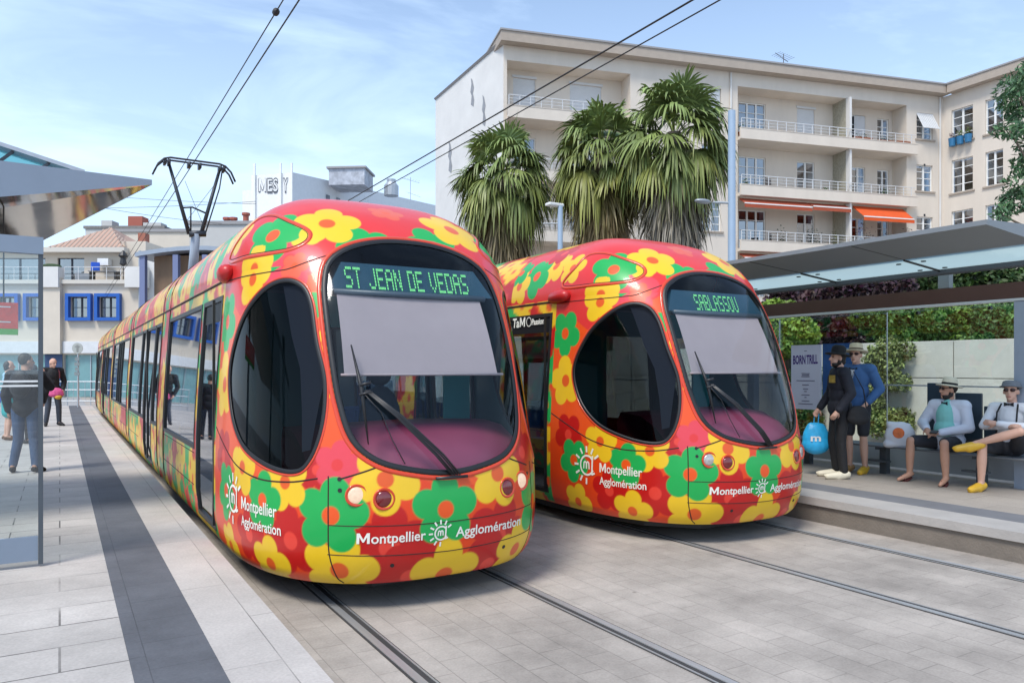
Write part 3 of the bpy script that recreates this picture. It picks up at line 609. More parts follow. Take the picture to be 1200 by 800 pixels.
    for sg in (-1,1):
        b=MB(); x=1.20; b.box(sg*x-.01,sg*x+.01,2.06,LT-2.06,.335,.93); b.obj('inner_lining',M_li,root); b=MB(); b.box(sg*1.15-.01,sg*1.15+.01,2.06,LT-2.06,2.42,2.49); b.obj('inner_cornice',M_li,root)
        b=MB(); b.quad(*[(sg*(float(wfn(z))-.011),y,z) for y,z in ((2.165,2.24),(3.115,2.24),(3.115,2.43),(2.165,2.43))]); b.obj('door_header',mat('black film',(.008,.008,.009),.5,spec=.2),root)
    # seats and poles
    M_seat=mat('blue seat cloth',(.03,.10,.28),.8,var=.2); M_pole=mat('yellow pole',(.55,.42,.05),.35)
    for yb in (3.6,4.6,9.9,10.9,13.2,14.2,16.8,17.8,20.2,21.2,25.4,26.4):
        for x in (-.85,-.4,.4,.85):
            b=MB(); b.box(x-.2,x+.2,yb,yb+.42,.72,.80); b.box(x-.2,x+.2,yb+.40,yb+.46,.78,1.28); b.obj('seat',M_seat,root,bevel=.02)
    for yb in (3.3,6.3,8.2,12.3,15.3,18.3,22.3):
        b=MB(); b.tube([(-.35,yb,.33),(-.35,yb,2.5)],.018,8); b.obj('grab_pole',M_pole,root)
    # tail cab (coarser copy turned round)
    V,F,C,gl=cab_mesh(0.028); v,f,c=compact(V,F,C); v=v*np.array([-1,-1,1])+np.array([0,LT,0]); link('rear_cab',np_mesh('rear_cab',v,f,M_liv,True,c),root)
    ls=[]
    for k in ('w',-1,1): ls+=gl[k]
    a,b=join(ls); a=a*np.array([-1,-1,1])+np.array([0,LT,0]); link('rear_glass',np_mesh('rear_glass',a,b,M_sglass,True),root)
    return root
tram=build_tram()
tram2=copy_tree(tram)
tram.location=(2.54,5.10,0.0); tram2.location=(6.30,5.32,0.0)
tag(tram,'flower painted tram signed ST JEAN DE VEDAS with its headlights lit','tram','flower painted trams')
tag(tram2,'flower painted tram signed SABLASSOU, beside the far platform','tram','flower painted trams')
led_text(tram,'ST JEAN DE VEDAS',-.045,1.10); led_text(tram2,'SABLASSOU',.0,.66)
for o in list(tram.children):
    if o.name.startswith('headlight'):
        for l in o.children:
            l.data=l.data.copy(); l.data.materials.clear(); l.data.materials.append(mat('lit lamp lens',(.35,.28,.22),.2,emit=(1,.70,.48),estr=0.42,var=.3,vscale=40))
def door_text():
    mb=MB(); x=lambda z: -float(wfn(z))-.008
    text_on(mb,'TaM',lambda u,v:(x(2.3+v)+.0,3.02-u,2.33+v),.30,.12,.03); text_on(mb,'Passion',lambda u,v:(x(2.3+v),2.56-u,2.345+v),.28,.075,.03)
    for t in np.linspace(0,2*PI,14)[:-1]:
        t2=t+2*PI/13; c=(2.63,2.385); p=lambda r,tt:(x(2.35),c[0]-r*math.cos(tt),c[1]+r*math.sin(tt)); mb.add([p(.05,t),p(.062,t),p(.062,t2),p(.05,t2)],[(0,1,2,3)])
    mb.obj('door_lettering',MATS['white lettering'],tram2)
door_text()
# pantograph of the nearer tram
def pantograph():
    M=mat('pantograph metal',(.045,.05,.06),.45,.5); yb=17.76-5.10; q=MB()
    q.box(-.5,.5,yb-.7,yb+.7,3.44,3.60); pa=q.obj('pantograph',M,tram)
    q=MB(); q.tube([(0,yb+.5,3.6),(.02,yb-.05,4.78)],[.11,.09],10); q.obj('lower_arm',M_steel,pa,True)
    q=MB()
    for sg in (-1,1): q.tube([(sg*.12,yb-.05,4.74),(sg*.52,yb,6.24)],[.045,.032],8)
    q.tube([(.20,yb-.05,4.74),(.50,yb-.08,5.8),(.57,yb,6.2)],.016,6); q.tube([(-.28,yb,5.3),(-.05,yb,5.34),(.28,yb,5.22)],.02,6); q.tube([(-.08,yb,4.8),(-.08,yb,5.32)],.018,6)
    q.tube([(-.2,yb,5.9),(.16,yb,5.0)],.005,5); q.tube([(.42,yb,5.9),(-.15,yb,5.05)],.005,5); q.tube([(-.12,yb-.05,4.74),(.22,yb-.05,4.78)],.07,8); q.obj('upper_arm',M,pa,True)
    q=MB()
    for dy in (-.12,.12): q.tube([(-.83,yb+dy,5.98),(-.74,yb+dy,6.18),(-.62,yb+dy,6.30),(-.5,yb+dy,6.335),(.5,yb+dy,6.335),(.62,yb+dy,6.30),(.74,yb+dy,6.18),(.83,yb+dy,5.98)],.022,6)
    for x in (-.6,-.52,.52,.6,-.12,.1): q.box(x-.025,x+.025,yb-.13,yb+.13,6.20,6.30)
    q.obj('collector_head',M,pa,True)
pantograph()
# ------------------------------------------------------------------ left shelter
M_fas=mat('blue grey fascia paint',(.215,.265,.335),.45,var=.06,vscale=2,bump=.02)
M_mir=mat('polished metal soffit',(.55,.53,.47),.08,.95,var=.18,vscale=1.5,bump=.04,bscale=2.5)
M_shg=glass('shelter glass',(.93,.97,.97),.02,.01,1.35)
M_blue=glass('turquoise roof glass',(.35,.80,.84),.0,.05,1.05,(.35,.85,.90),.65)
def left_shelter():
    rt=empty('tram_shelter',(-.13,6.85,PH)); tag(rt,'glass tram shelter with a pointed blue grey canopy and mirror like soffit at left','shelter')
    o=Vector((-.13,6.85,PH)); P=lambda x,y,z:(x-o.x,y-o.y,z-o.z)
    m=MB(); T=(.80,8.4,3.71); T2=(.80,8.4,3.66); A=(-5,8.4,3.77); B=(-5,8.4,2.42); C=(-.22,11.0,3.36); C2=(-.10,10.9,3.46); D=(-5,11.6,2.55); D2=(-5,11.6,3.7)
    v=[P(*q) for q in (T,T2,A,B)]
    m.add(v,[(0,2,3,1)]); m.obj('fascia',M_fas,rt)
    m=MB(); e=.004; m.add([P(T2[0],T2[1]+e,T2[2]+e),P(B[0],B[1]+e,B[2]+e),P(*D),P(*C)],[(0,1,2,3)]); m.obj('soffit',M_mir,rt)
    m=MB(); m.add([P(T[0],T[1]+e,T[2]-e),P(A[0],A[1]+e,A[2]-e),P(*D2),P(C[0],C[1],C[2]+.06)],[(0,1,2,3)]); m.obj('roof_cover',M_fas,rt); m=MB(); m.add([P(T[0],T[1]+e,T[2]-e),P(C[0],C[1],C[2]+.06),P(*C),P(T2[0],T2[1]+e,T2[2])],[(0,1,2,3)]); m.obj('edge_board',M_fas,rt)
    # upper glazed wing
    a=Vector((.02,10.0,3.95)); 
    def px(x,y,Y):
        k=(x-600)/882; ct,st=math.cos(R(31)),math.sin(R(31)); X=Y*(st+k*ct)/(ct-k*st); zf=X*st+Y*ct; return Vector((X,Y,1.8+(432-y)/882*zf))
    p0=Vector((.235,9.9,4.02)); p1=Vector((-1.02,9.9,4.33)); q0=Vector((-.03,9.0,3.62)); q1=Vector((-1.25,9.0,3.74))
    p1=p0+(p1-p0)*3.2; q1=q0+(q1-q0)*3.2
    def bar(a_,b_,r): m=MB(); m.tube([P(*a_),P(*b_)],r,4); return m
    bar(p0,p1,.055).obj('roof_beam',M_galv,rt)
    for i in range(1,12):
        t=i/12; bar(p0+(p1-p0)*t,q0+(q1-q0)*t,.022).obj('rafter',M_dark,rt)
    bar(p0+(q0-p0)*.5,p1+(q1-p1)*.5,.03).obj('purlin',mat('dark grey steel',(.07,.085,.10),.5),rt)
    m=MB(); m.quad(P(*(p0+Vector((0,0,-.02)))),P(*(p1+Vector((0,0,-.02)))),P(*(q1+Vector((0,0,-.02)))),P(*(q0+Vector((0,0,-.02))))); m.obj('roof_glass',M_blue,rt)
    # end screen of glass
    m=MB(); m.box(-.012,.02,-.02,.02,.02,2.52); m.obj('post',mat('dark grey steel',(.07,.085,.10),.5),rt)
    m=MB(); m.box(-3.2,-.014,-.006,.006,.24,2.40); m.obj('glass_pane',M_shg,rt)
    for z in (1.425,1.39):
        m=MB(); m.box(-3.2,-.014,-.010,-.007,z-.007,z+.007); m.obj('safety_stripe',M_white,rt)
    m=MB(); m.box(-3.2,-.014,-.012,.012,.05,.236); m.obj('kick_panel',M_fas,rt)
    m=MB(); m.box(-3.2,.022,-.03,.03,2.40,2.53); m.obj('beam',M_fas,rt)
    for x,y in ((-1.9,.03),(-1.9,4.0)):
        m=MB(); m.box(x-.08,x+.08,y,y+.16,0,3.0); m.obj('column',M_fas,rt)
    m=MB(); m.box(-3.2,-2.0,4.05,4.07,.1,2.3); m.obj('back_pane',M_shg,rt)
left_shelter()
def info_panel():
    m=MB(); m.box(-.42,.42,-.03,.03,-.14,.12); o=m.obj('notice_panel',mat('red notice',(.85,.06,.04),.5,var=.2,vscale=14)); o.location=(-.78,9.05,2.34); tag(o,'hanging red notice panel with a green lower band inside the left shelter','sign')
    m=MB(); m.box(-.42,.42,-.032,.032,-.20,-.142); m.obj('lower_band',mat('green notice band',(.10,.48,.06),.5),o)
    for i in range(4): 
        m=MB(); m.box(-.36,.36-.1*(i%3),-.034,-.031,.07-.05*i,.082-.05*i); m.obj('text_line',M_white,o)
    m=MB(); m.tube([(-.3,0,.12),(-.3,0,1.05)],.008,6); m.obj('hanger',M_dark,o); m=MB(); m.tube([(.3,0,.12),(.3,0,1.15)],.008,6); m.obj('hanger',M_dark,o)
info_panel()
# ------------------------------------------------------------------ right shelter
M_canopy=mat('canopy grey paint',(.20,.22,.235),.5,var=.08); M_cglass=glass('pale green roof glass',(.62,.78,.78),.0,.05,1.03,(.36,.46,.455),.88)
M_brown=mat('brown beam paint',(.085,.040,.030),.5,var=.12); M_lt=mat('pale edge',(.55,.57,.58),.5)
Y0,Y1=4.0,14.6
def right_shelter():
    rt=empty('tram_shelter',(10.5,9,PH)); tag(rt,'long grey canopied tram shelter with brown beam over the bench at right','shelter')
    P=lambda x,y,z:(x-10.5,y-9,z-PH)
    def bx(n,x0,x1,y0,y1,z0,z1,m): b=MB(); b.box(x0-10.5,x1-10.5,y0-9,y1-9,z0-PH,z1-PH); return b.obj(n,m,rt)
    # roof wing: thin front edge, solid leading board, then glass
    def strip(n,pts,mt):
        b=MB(); k=len(pts); b.add([P(x,Y0,z) for x,z in pts]+[P(x,Y1,z) for x,z in pts],[tuple(range(k-1,-1,-1)),tuple(range(k,2*k))]+[(i,(i+1)%k,k+(i+1)%k,k+i) for i in range(k)]); return b.obj(n,mt,rt)
    strip('front_board',[(7.93,3.24),(7.93,3.29),(9.0,3.33),(9.0,3.155)],M_canopy)
    strip('rear_beam',[(9.78,3.03),(9.78,3.12),(9.90,3.12),(9.90,3.02)],mat('dark grey steel',(.07,.085,.10),.5))
    b=MB(); b.quad(P(9.002,Y0+.02,3.16),P(9.779,Y0+.02,3.085),P(9.779,Y1-.02,3.085),P(9.002,Y1-.02,3.16)); b.obj('roof_glass',M_cglass,rt)
    for i in range(1,7):
        y=Y0+(Y1-Y0)*i/7; b=MB(); b.tube([P(9.003,y,3.147),P(9.778,y,3.072)],.016,4); b.obj('glazing_bar',M_dark,rt)
        for dx in (.15,.62):
            for dy in (-.16,.16):
                b=MB(); b.lathe([(.03,0),(.03,.012)],P(9.0+dx,y+dy,3.135-.096*dx),10); b.obj('glass_clamp',M_dark,rt)
        b=MB(); b.tube([P(7.96,y,3.2365),P(8.99,y,3.1555)],.005,4); b.obj('board_joint',M_dark,rt)
    b=MB(); b.add([P(9.90,Y0,3.09),P(11.0,Y0,3.30),P(11.0,Y1,3.30),P(9.90,Y1,3.09)],[(0,1,2,3)]); b.obj('rear_roof',M_cglass,rt)
    bx('brown_beam',10.44,10.58,Y0+.4,Y1+.4,2.70,2.905,M_brown); bx('beam_edge',10.42,10.58,Y0+.4,Y1+.4,2.665,2.697,M_lt)
    for y in (4.86,9.2,13.6):
        bx('column',10.43,10.57,y-.07,y+.07,PH,2.66,M_steel); bx('bracket',10.45,10.55,y+.9,y+1.05,2.91,3.16,M_canopy)
    # glass rear screen with joints
    for i in range(5):
        y=Y0+.9+i*2.0; bx('glass_pane',10.80,10.812,y,y+1.985,.66,2.66,M_shg)
        b=MB(); b.box(.318,.334,y-.006-9,y+.004-9,.40,2.38); b.obj('joint',M_galv,rt)
        for dy in (.5,1.5): b=MB(); b.lathe([(.022,-.03),(.022,.03)],P(10.8,y+dy,2.62),8,(1,0,0)); b.obj('clamp',M_dark,rt)
    bx('kick_panel',10.78,10.83,Y0+.4,Y1,PH+.04,.64,mat('pale grey panel',(.40,.42,.44),.55,var=.06)); bx('rail',10.79,10.82,Y0+.4,Y1,1.545,1.565,M_galv)
right_shelter()
def bench():
    rt=empty('bench',(10.3,6.4,PH)); tag(rt,'long grey metal bench under the shelter carrying two seated men','bench')
    b=MB(); 
    for i in range(5): b.box(-.22+.09*i,-.145+.09*i,-1.9,1.9,.395,.42)
    b.obj('seat',mat('bench grey',(.16,.175,.19),.45,.3,var=.1),rt,bevel=.006)
    M=mat('bench leg grey',(.06,.07,.08),.5)
    for y in (-1.15,.2,1.5):
        b=MB(); b.box(-.05,.05,y-.05,y+.05,0,.39); b.box(-.18,.20,y-.035,y+.035,.355,.394); b.obj('leg',M,rt); b=MB(); b.box(-.20,-.10,y-.16,y+.16,.18,.205); b.obj('foot_bar',M,rt)
    b=MB(); b.box(-.19,.2,1.9,1.97,.36,.43); b.obj('end_cap',M_white,rt)
    M=mat('dark blue grey backrest',(.035,.055,.075),.3)
    for y0,y1,zt in ((-1.35,-1.00,1.02),(-.98,-.62,1.19),(-.50,-.23,1.32)):
        b=MB(); b.box(.33,.36,y0,y1,.40,zt); b.obj('backrest',M,rt,bevel=.01)
bench()
def poster():
    # stands against the shelter's glass, facing the platform
    def p(name,y0,y1,z0,z1,m,lab):
        b=MB(); b.box(-.015,.015,-(y1-y0)/2,(y1-y0)/2,-(z1-z0)/2,(z1-z0)/2); o=b.obj(name,m); o.location=(10.77,(y0+y1)/2,(z0+z1)/2); tag(o,lab,'poster'); return o
    a=p('poster',8.02,8.60,1.12,2.20,mat('pale lilac poster paper',(.66,.66,.80),.6),'pale lilac paper poster headed BORN TRILL on the shelter glass')
    M=mat('purple poster ink',(.06,.018,.22),.6); q=MB(); text_on(q,'BORN',lambda u,v:(-.018,.25-u,.22+v+.03*u),.25,.15,.03); text_on(q,'TRILL',lambda u,v:(-.018,-.02-u,.225+v+.03*u),.22,.15,.03); q.obj('headline',M,a)
    q=MB(); 
    for i,(z,w) in enumerate([(.44,.05),(.13,.0),(.06,.16),(.035,.14),(.01,.16),(-.06,.36),(-.13,.13),(-.20,.10),(-.24,.05),(-.30,.16),(-.34,.04),(-.40,.15),(-.45,.28)]):
        if w: q.box(-.019,-.016,-w/2,w/2,z-.006,z+.006)
    o=q.obj('small_print',mat('grey poster ink',(.12,.11,.20),.6),a); o['kind']='stuff'
    c=p('poster',7.40,7.98,1.30,2.21,mat('blue poster paper',(.025,.10,.30),.5,var=.25,vscale=5),'deep blue poster right of the lilac one, behind the hatted men')
    for i in range(7):
        q=MB(); q.box(-.019,-.016,-.2+.03*(i%3),.12,.36-.1*i,.375-.1*i); q.obj('text_line',mat('pale blue ink',(.25,.42,.55),.6),c)
poster()
# ------------------------------------------------------------------ stone wall behind, with climbers later
M_stone=mat('pale wall panels',(.64,.61,.53),.8,var=.14,vscale=1.6,bump=.12,bscale=18)
def stone_wall():
    rt=empty('stone_wall',(14.0,9,0)); tag(rt,'pale stone panelled wall behind the far platform','wall')
    for i in range(11):
        y0=-7.5+i*2.05
        for z0,z1 in ((0,1.62),(1.635,2.32)):
            b=MB(); b.box(.02,.30,y0+.008,y0+2.04,z0,z1); b.obj('panel',M_stone,rt,bevel=.006)
    b=MB(); b.box(.04,.28,-7.5,15.04,0,2.30); b.obj('core',mat('wall joint',(.16,.15,.13),.9),rt)
stone_wall()
# ------------------------------------------------------------------ apartment block
M_ren=mat('beige render',(.66,.585,.50),.85,var=.08,vscale=.9,bump=.08,bscale=30,stretch=(1,1,.22),var2=0)
M_ren2=mat('pale render gable',(.66,.645,.62),.85,var=.08,vscale=.7,bump=.06,bscale=30)
M_corn=mat('brown cornice',(.40,.335,.275),.8,var=.08)
M_pane2=glass('window glass',(.16,.20,.24),.22,.03,1.5)
M_shut=mat('roller shutter white',(.60,.61,.62),.6,var=.04); M_railm=mat('white railing',(.62,.63,.64),.5)
M_awn=mat('orange awning cloth',(.62,.085,.012),.8,var=.1); M_awr=mat('brick red awning cloth',(.36,.07,.03),.8,var=.12)
M_grey=mat('grey patch',(.28,.29,.31),.9,var=.2)
def wall_open(mb,x0,x1,z0,z1,ops,depth=.22,y=0.0):
    """front wall with rectangular openings (x0,x1,z0,z1) and their reveals"""
    xs=sorted(set([x0,x1]+[o[0] for o in ops]+[o[1] for o in ops])); zs=sorted(set([z0,z1]+[o[2] for o in ops]+[o[3] for o in ops]))
    xs=[x for x in xs if x0<=x<=x1]; zs=[z for z in zs if z0<=z<=z1]
    for i in range(len(xs)-1):
        for k in range(len(zs)-1):
            cx=(xs[i]+xs[i+1])/2; cz=(zs[k]+zs[k+1])/2
            if any(o[0]<cx<o[1] and o[2]<cz<o[3] for o in ops): continue
            mb.quad((xs[i],y,zs[k]),(xs[i+1],y,zs[k]),(xs[i+1],y,zs[k+1]),(xs[i],y,zs[k+1]))
    for a,b,c,d,*r in ops:
        dd=r[0] if r else depth
        mb.quad((a,y,c),(a,y,d),(a,y+dd,d),(a,y+dd,c)); mb.quad((b,y,d),(b,y,c),(b,y+dd,c),(b,y+dd,d)); mb.quad((a,y,d),(b,y,d),(b,y+dd,d),(a,y+dd,d)); mb.quad((b,y,c),(a,y,c),(a,y+dd,c),(b,y+dd,c))
def window(rt,a,b,c,d,y,leaves=2,bars=3,kind='glass',sill=True,frame=None,name='window'):
    fm=MB(); f=.055; yy=y
    fm.box(a,a+f,yy-.03,yy+.03,c,d); fm.box(b-f,b,yy-.03,yy+.03,c,d); fm.box(a+f,b-f,yy-.03,yy+.03,c,c+f); fm.box(a+f,b-f,yy-.03,yy+.03,d-f,d)
    for i in range(1,leaves): x=a+(b-a)*i/leaves; fm.box(x-.05,x+.05,yy-.034,yy+.02,c+f,d-f)
    for k in range(1,bars):
        z=c+(d-c)*k/bars
        for i in range(leaves):
            xa=a+(b-a)*i/leaves+.056; xb=a+(b-a)*(i+1)/leaves-.056; fm.box(xa,xb,yy-.026,yy+.01,z-.018,z+.018)
    o=fm.obj(name,frame or M_white,rt)
    p=MB(); p.quad((a+f,yy+.012,c+f),(b-f,yy+.012,c+f),(b-f,yy+.012,d-f),(a+f,yy+.012,d-f)); p.obj('pane',M_pane2,o)
    q=MB(); q.quad((a,yy+.5,c),(b,yy+.5,c),(b,yy+.5,d),(a,yy+.5,d)); q.obj('room',mat('dark room',(.03,.033,.04),.9),o)
    hsh=int(abs(a*7.3+c*3.1+y)*10)%5
    if kind=='glass' and hsh<3:
        q=MB(); w_=(b-a)*(.30 if hsh else .9); ff=[]; vv=[]
        for t in range(13): xx=a+f+w_*t/12; vv+=[(min(xx,b-f),yy+.09+.02*(t%2),c+f),(min(xx,b-f),yy+.09+.02*(t%2),d-f)]
        q.add(vv,[(2*t,2*t+2,2*t+3,2*t+1) for t in range(12)]); q.obj('curtain',mat('net curtain',(.62,.61,.57),.9),o)
    if sill: s_=MB(); s_.box(a-.12,b+.12,-.09,yy-.04,c-.09,c-.003); s_.obj('sill',M_corn,o)
    return o
def shutter(rt,a,b,c,d,y,m=None):
    s=MB(); n=int((d-c)/.06)
    v=[];f=[]
    for i in range(n+1):
        z=c+(d-c)*i/n; v+=[(a,y,z),(b,y,z),(a,y-.012,z+.03),(b,y-.012,z+.03)]
    for i in range(2*n): f.append((2*i,2*i+1,2*i+3,2*i+2))
    s.add(v,f); return s.obj('shutter',m or M_shut,rt)
def railing(rt,a,b,z,y,h=.95,step=.55):
    m=MB(); m.box(a,b,y-.02,y+.02,z+h-.03,z+h); 
    for zz in (z+h*.35,z+h*.66): m.box(a,b,y-.008,y+.008,zz-.008,zz+.008)
    x=a
    while x<=b+.01: m.box(x-.014,x+.014,y-.014,y+.014,z,z+h-.03); x+=step
    return m.obj('railing',M_railm,rt)
def apartment():
    rt=empty('apartment_building',(18.646,31.845,0),math.atan2(-7.105,25.61)); tag(rt,'beige four storey apartment block with loggias, orange awnings and a flat roof','building')
    L=26.58; bays=[]; D=1.1
    lv=[(14.66,16.95),(11.66,14.05),(8.70,11.05),(5.7,8.1)]
    ops=[]; wins=[]
    for i,(c,d) in enumerate(lv):
        ops.append((.18,6.75,c-.6,d,D)); ops.append((13.0,24.0,c-.6,d,D))
    for zc in (14.6,11.6,8.6,5.6):
        for (a,b,h0,h1) in ((10.85,12.0,.5,2.1),(24.7,25.85,.48,2.0)):
            ops.append((a,b,zc+h0,zc+h1)); wins.append((a,b,zc+h0,zc+h1))
    w=MB(); wall_open(w,0,L,0,17.66,ops); w.obj('wall',M_ren,rt)
    # roof slab and cornice
    w=MB(); w.box(-.25,L-.02,-.55,9,17.66,18.14); w.obj('cornice',M_corn,rt); w=MB(); w.box(-.3,L-.02,-.6,9.05,18.143,18.23); w.obj('roof_edge',mat('roof flashing',(.30,.29,.29),.7),rt)
    # gable (left) wall, parallel to the tracks
    a0=-math.atan2(-7.105,25.61); gd=Vector((math.sin(0)+0,1)); ux=Vector((.016,1)).normalized()
    def loc(x,y): 
        dx,dy=x-18.646,y-31.845; a=a0; return (dx*math.cos(a)-dy*math.sin(a),dx*math.sin(a)+dy*math.cos(a))
    c1=loc(18.77,39.9); w=MB(); v=[(0,0,0),(c1[0],c1[1],0),(c1[0],c1[1],17.5),(0,0,17.9)]; w.add(v,[(0,3,2,1)]); w.add([(0,0,17.9),(.25,.5,17.9),(c1[0]+.3,c1[1],17.5),(c1[0],c1[1],17.5)],[(0,1,2,3)]); gw=w.obj('gable_wall',M_ren2,rt)
    w=MB(); w.add([(c1[0],c1[1],0),(L,c1[1]+2,0),(L,c1[1]+2,17.5),(c1[0],c1[1],17.5)],[(0,3,2,1)]); w.obj('rear_wall',M_ren2,rt)
    w=MB(); w.tube([(-.02,-.02,17.92),(c1[0]-.02,c1[1],17.52)],.09,4); w.obj('gable_coping',mat('roof flashing',(.30,.29,.29),.7),rt)
    # worn grey patches on the gable
    n=Vector((c1[0],c1[1],0)).normalized(); no=Vector((-n.y,n.x,0))
    for s,z,wd,h in ((3.2,15.6,.42,1.6),(1.9,14.2,.40,1.7),(5.9,12.7,.5,1.9),(7.2,8.5,.4,1.5)):
        q=MB(); poly=[(0,0),(.5,.12),(.35,.4),(.6,.55),(.4,.8),(.5,1),(.2,.9),(-.1,.62),(.1,.45),(-.15,.2)]
        q.add([tuple(n*(s+p[0]*wd*1.4)+no*.012+Vector((0,0,z+p[1]*h))) for p in poly],[tuple(range(len(poly)))]); q.obj('grey_patch',M_grey,gw)
    for a,b,c,d in wins:
        window(rt,a,b,c,d,.14,2,4)
        if c>14 and a<20: shutter(rt,a+.03,b-.03,c+.55,d-.02,.07)
    # loggia backs, floors, fronts
    for i,(c,d) in enumerate(lv):
        for k,(a,b) in enumerate(((.18,6.75),(13.0,24.0))):
            bo=[]
            if k==0: bl=[(.80,1.98,.0,1.86),(3.85,5.6,.0,1.84)]
            else: bl=[(13.75,15.45,0,1.86),(17.5,18.65,0,1.84),(20.6,22.1,0,1.80),(22.95,23.75,.2,1.75)]
            w=MB(); wall_open(w,a,b,c-.6,d,[(x0,x1,c-.3+z0,c-.3+z1+.35,.2) for x0,x1,z0,z1 in bl],y=D); w.obj('loggia_back',M_ren,rt)
            for j,(x0,x1,z0,z1) in enumerate(bl):
                z0+=c-.3; z1+=c+.05
                shut=(k==0 and i in (0,)) or (k==1 and i==0 and j==1) or (k==0 and i==1 and j==1)
                if shut:
                    shutter(rt,x0,x1,z0,z1,D+.06)
                    q=MB(); q.box(x0-.06,x1+.06,D-.05,D-.004,z1+.0,z1+.12); q.obj('shutter_box',M_shut,rt)
                else:
                    window(rt,x0,x1,z0,z1,D+.1,2 if x1-x0<1.3 else 3,4,sill=False)
                    if k==1 and i==0 and j==2: shutter(rt,x0+.75,x1,z0,z1-.02,D+.03)
            w=MB(); w.box(a-.02,b+.02,-.30,D-.003,c-.62,c-.45); w.obj('loggia_floor',M_ren,rt)
            w=MB(); w.box(a-.06 if k==0 else a-.08,(4.6 if k==0 else 24.4),-.42,-.302,c-.62,c-.03); w.box(a-.06,(4.6 if k==0 else 24.4),-.44,-.425,c-.06,c-.03); w.obj('balcony_front',M_ren,rt)
            railing(rt,a,4.5 if k==0 else 24.3,c-.03,-.36,h=.52)
        for x in (19.95,):
            w=MB(); w.box(x-.08,x+.08,.02,D-.004,c-.44,d-.003); w.obj('loggia_divider',mat('patterned block screen',(.36,.34,.27),.85,var=.25,vscale=9),rt); w=MB(); w.box(x-.07,x+.07,-.29,.015,c-.44,d-.003); w.obj('loggia_post',M_ren2,rt)
    # awnings on the third loggia
    def awn(x0,x1,ztop,drop,out,m):
        w=MB(); v=[(x0,-.02,ztop),(x1,-.02,ztop),(x1,-out,ztop-drop),(x0,-out,ztop-drop),(x1,-out,ztop-drop-.22),(x0,-out,ztop-drop-.22)]; w.add(v,[(0,1,2,3),(3,2,4,5)]); w.add([(x0,-.02,ztop),(x0,-out,ztop-drop),(x0,-.02,ztop-.1)],[(0,1,2)]); o=w.obj('awning',m,rt)
        s=MB(); s.box(x0,x1,-out-.012,-out-.004,ztop-drop-.03,ztop-drop+.03); s.obj('white_band',M_white,o)
    awn(20.3,23.7,10.95,.75,.9,M_awn); awn(13.1,17.3,10.95,.35,.5,M_awr); awn(17.35,19.8,10.95,.28,.5,M_awr); awn(13.1,18.5,8.0,.3,.5,M_awr)
    # tilted slatted shutter on a window by the corner
    w=MB()
    for i in range(9): w.box(24.7+i*.13,24.7+i*.13+.11,0,0.02,-1.15,0)
    o=w.obj('tilted_shutter',M_shut,rt); o.location=(0,.02,16.6); o.rotation_euler=(R(-28),0,0)
    # wing, coming forward at right
    wing=empty('wing',(0,0,0)); COL.objects.unlink(wing); bpy.data.objects.remove(wing)
    B=loc(44.256,24.74); E=loc(43.60,8.0); d=(Vector(E)-Vector(B)); LW=d.length; d.normalize(); nn=Vector((-d.y,d.x))
    # local frame for the wing wall: x along d, y into the building
    T=Matrix(((d.x,-d.y,0,B[0]),(d.y,d.x,0,B[1]),(0,0,1,0),(0,0,0,1)))
    class Wrap:
        pass
    before=set(bpy.data.objects)
    wops=[]
    for z in (14.6,11.7,8.75,5.8):
        for (a,b) in ((.45,1.78),(2.35,3.40),(5.2,6.5),(8.4,9.6)): wops.append((a+.05,b-.06,z+.22,z+2.12))
    w=MB(); wall_open(w,0,LW,0,17.66,wops); ww=w.obj('wing_wall',M_ren,rt)
    for a,b,c,d_ in wops: window(rt,a,b,c,d_,.14,2,4)
    w=MB(); w.box(.54,LW,-.5,8,17.66,18.14); w.obj('wing_cornice',M_corn,rt); w=MB(); w.box(.54,LW+.05,-.55,8,18.143,18.23); w.obj('wing_roof_edge',MATS['roof flashing'],rt)
    w=MB(); w.quad((LW,0,0),(LW,8,0),(LW,8,17.66),(LW,0,17.66)); w.obj('wing_end',M_ren,rt)
    for o in set(bpy.data.objects)-before:
        if o.parent==rt: o.matrix_local=T@o.matrix_local
    for xx in (12.55,26.3): q=MB(); q.tube([(xx,-.07,.0),(xx,-.07,17.6)],.05,6); q.obj('downpipe',M_ren2,rt)
    # vents
    for z in (13.6,10.7,7.7): q=MB(); q.box(25.2,25.3,-.03,-.002,z-.06,z+.06); q.obj('air_vent',MATS['dark room'],rt)
    w=MB(); w.tube([(.6,-.06,0),(.6,-.06,17.6)],.05,6)
    for x,wd in ((10.2,1.2),(25.6,1.4)): q=MB(); q.box(x,x+wd,3,4,18.2,18.75); q.obj('chimney',M_corn,rt)
    return rt,T
APT,WT=apartment()
def apt_world(x,y,z): return APT.matrix_basis@Vector((x,y,z)) if False else Matrix.Translation(APT.location)@Matrix.Rotation(APT.rotation_euler[2],4,'Z')@Vector((x,y,z))
def antenna(loc,h,label,s=1.0):
    M=mat('antenna metal',(.10,.10,.11),.5); rt=MB(); rt.tube([(0,0,0),(0,0,h)],.025,6); o=rt.obj('television_antenna',M); o.location=loc; tag(o,label,'antenna')
    q=MB(); q.tube([(-.7*s,0,h*.95),(.7*s,.25,h*.88)],.018,5)
    for i in range(7): x=-.6*s+.2*s*i; q.tube([(x,-.30,h*.94-.01*i),(x,.34,h*.94-.01*i)],.010,4)
    q.tube([(-.3*s,0,h*.55),(.8*s,.1,h*.45)],.014,5)
    for i in range(4): x=-.1*s+.22*s*i; q.tube([(x,-.22,h*.52-.02*i),(x,.26,h*.52-.02*i)],.009,4)
    q.obj('elements',M,o)
antenna(apt_world(17.6,2.5,18.2),2.0,'thin forked television antenna on the flat roof of the beige apartment block')
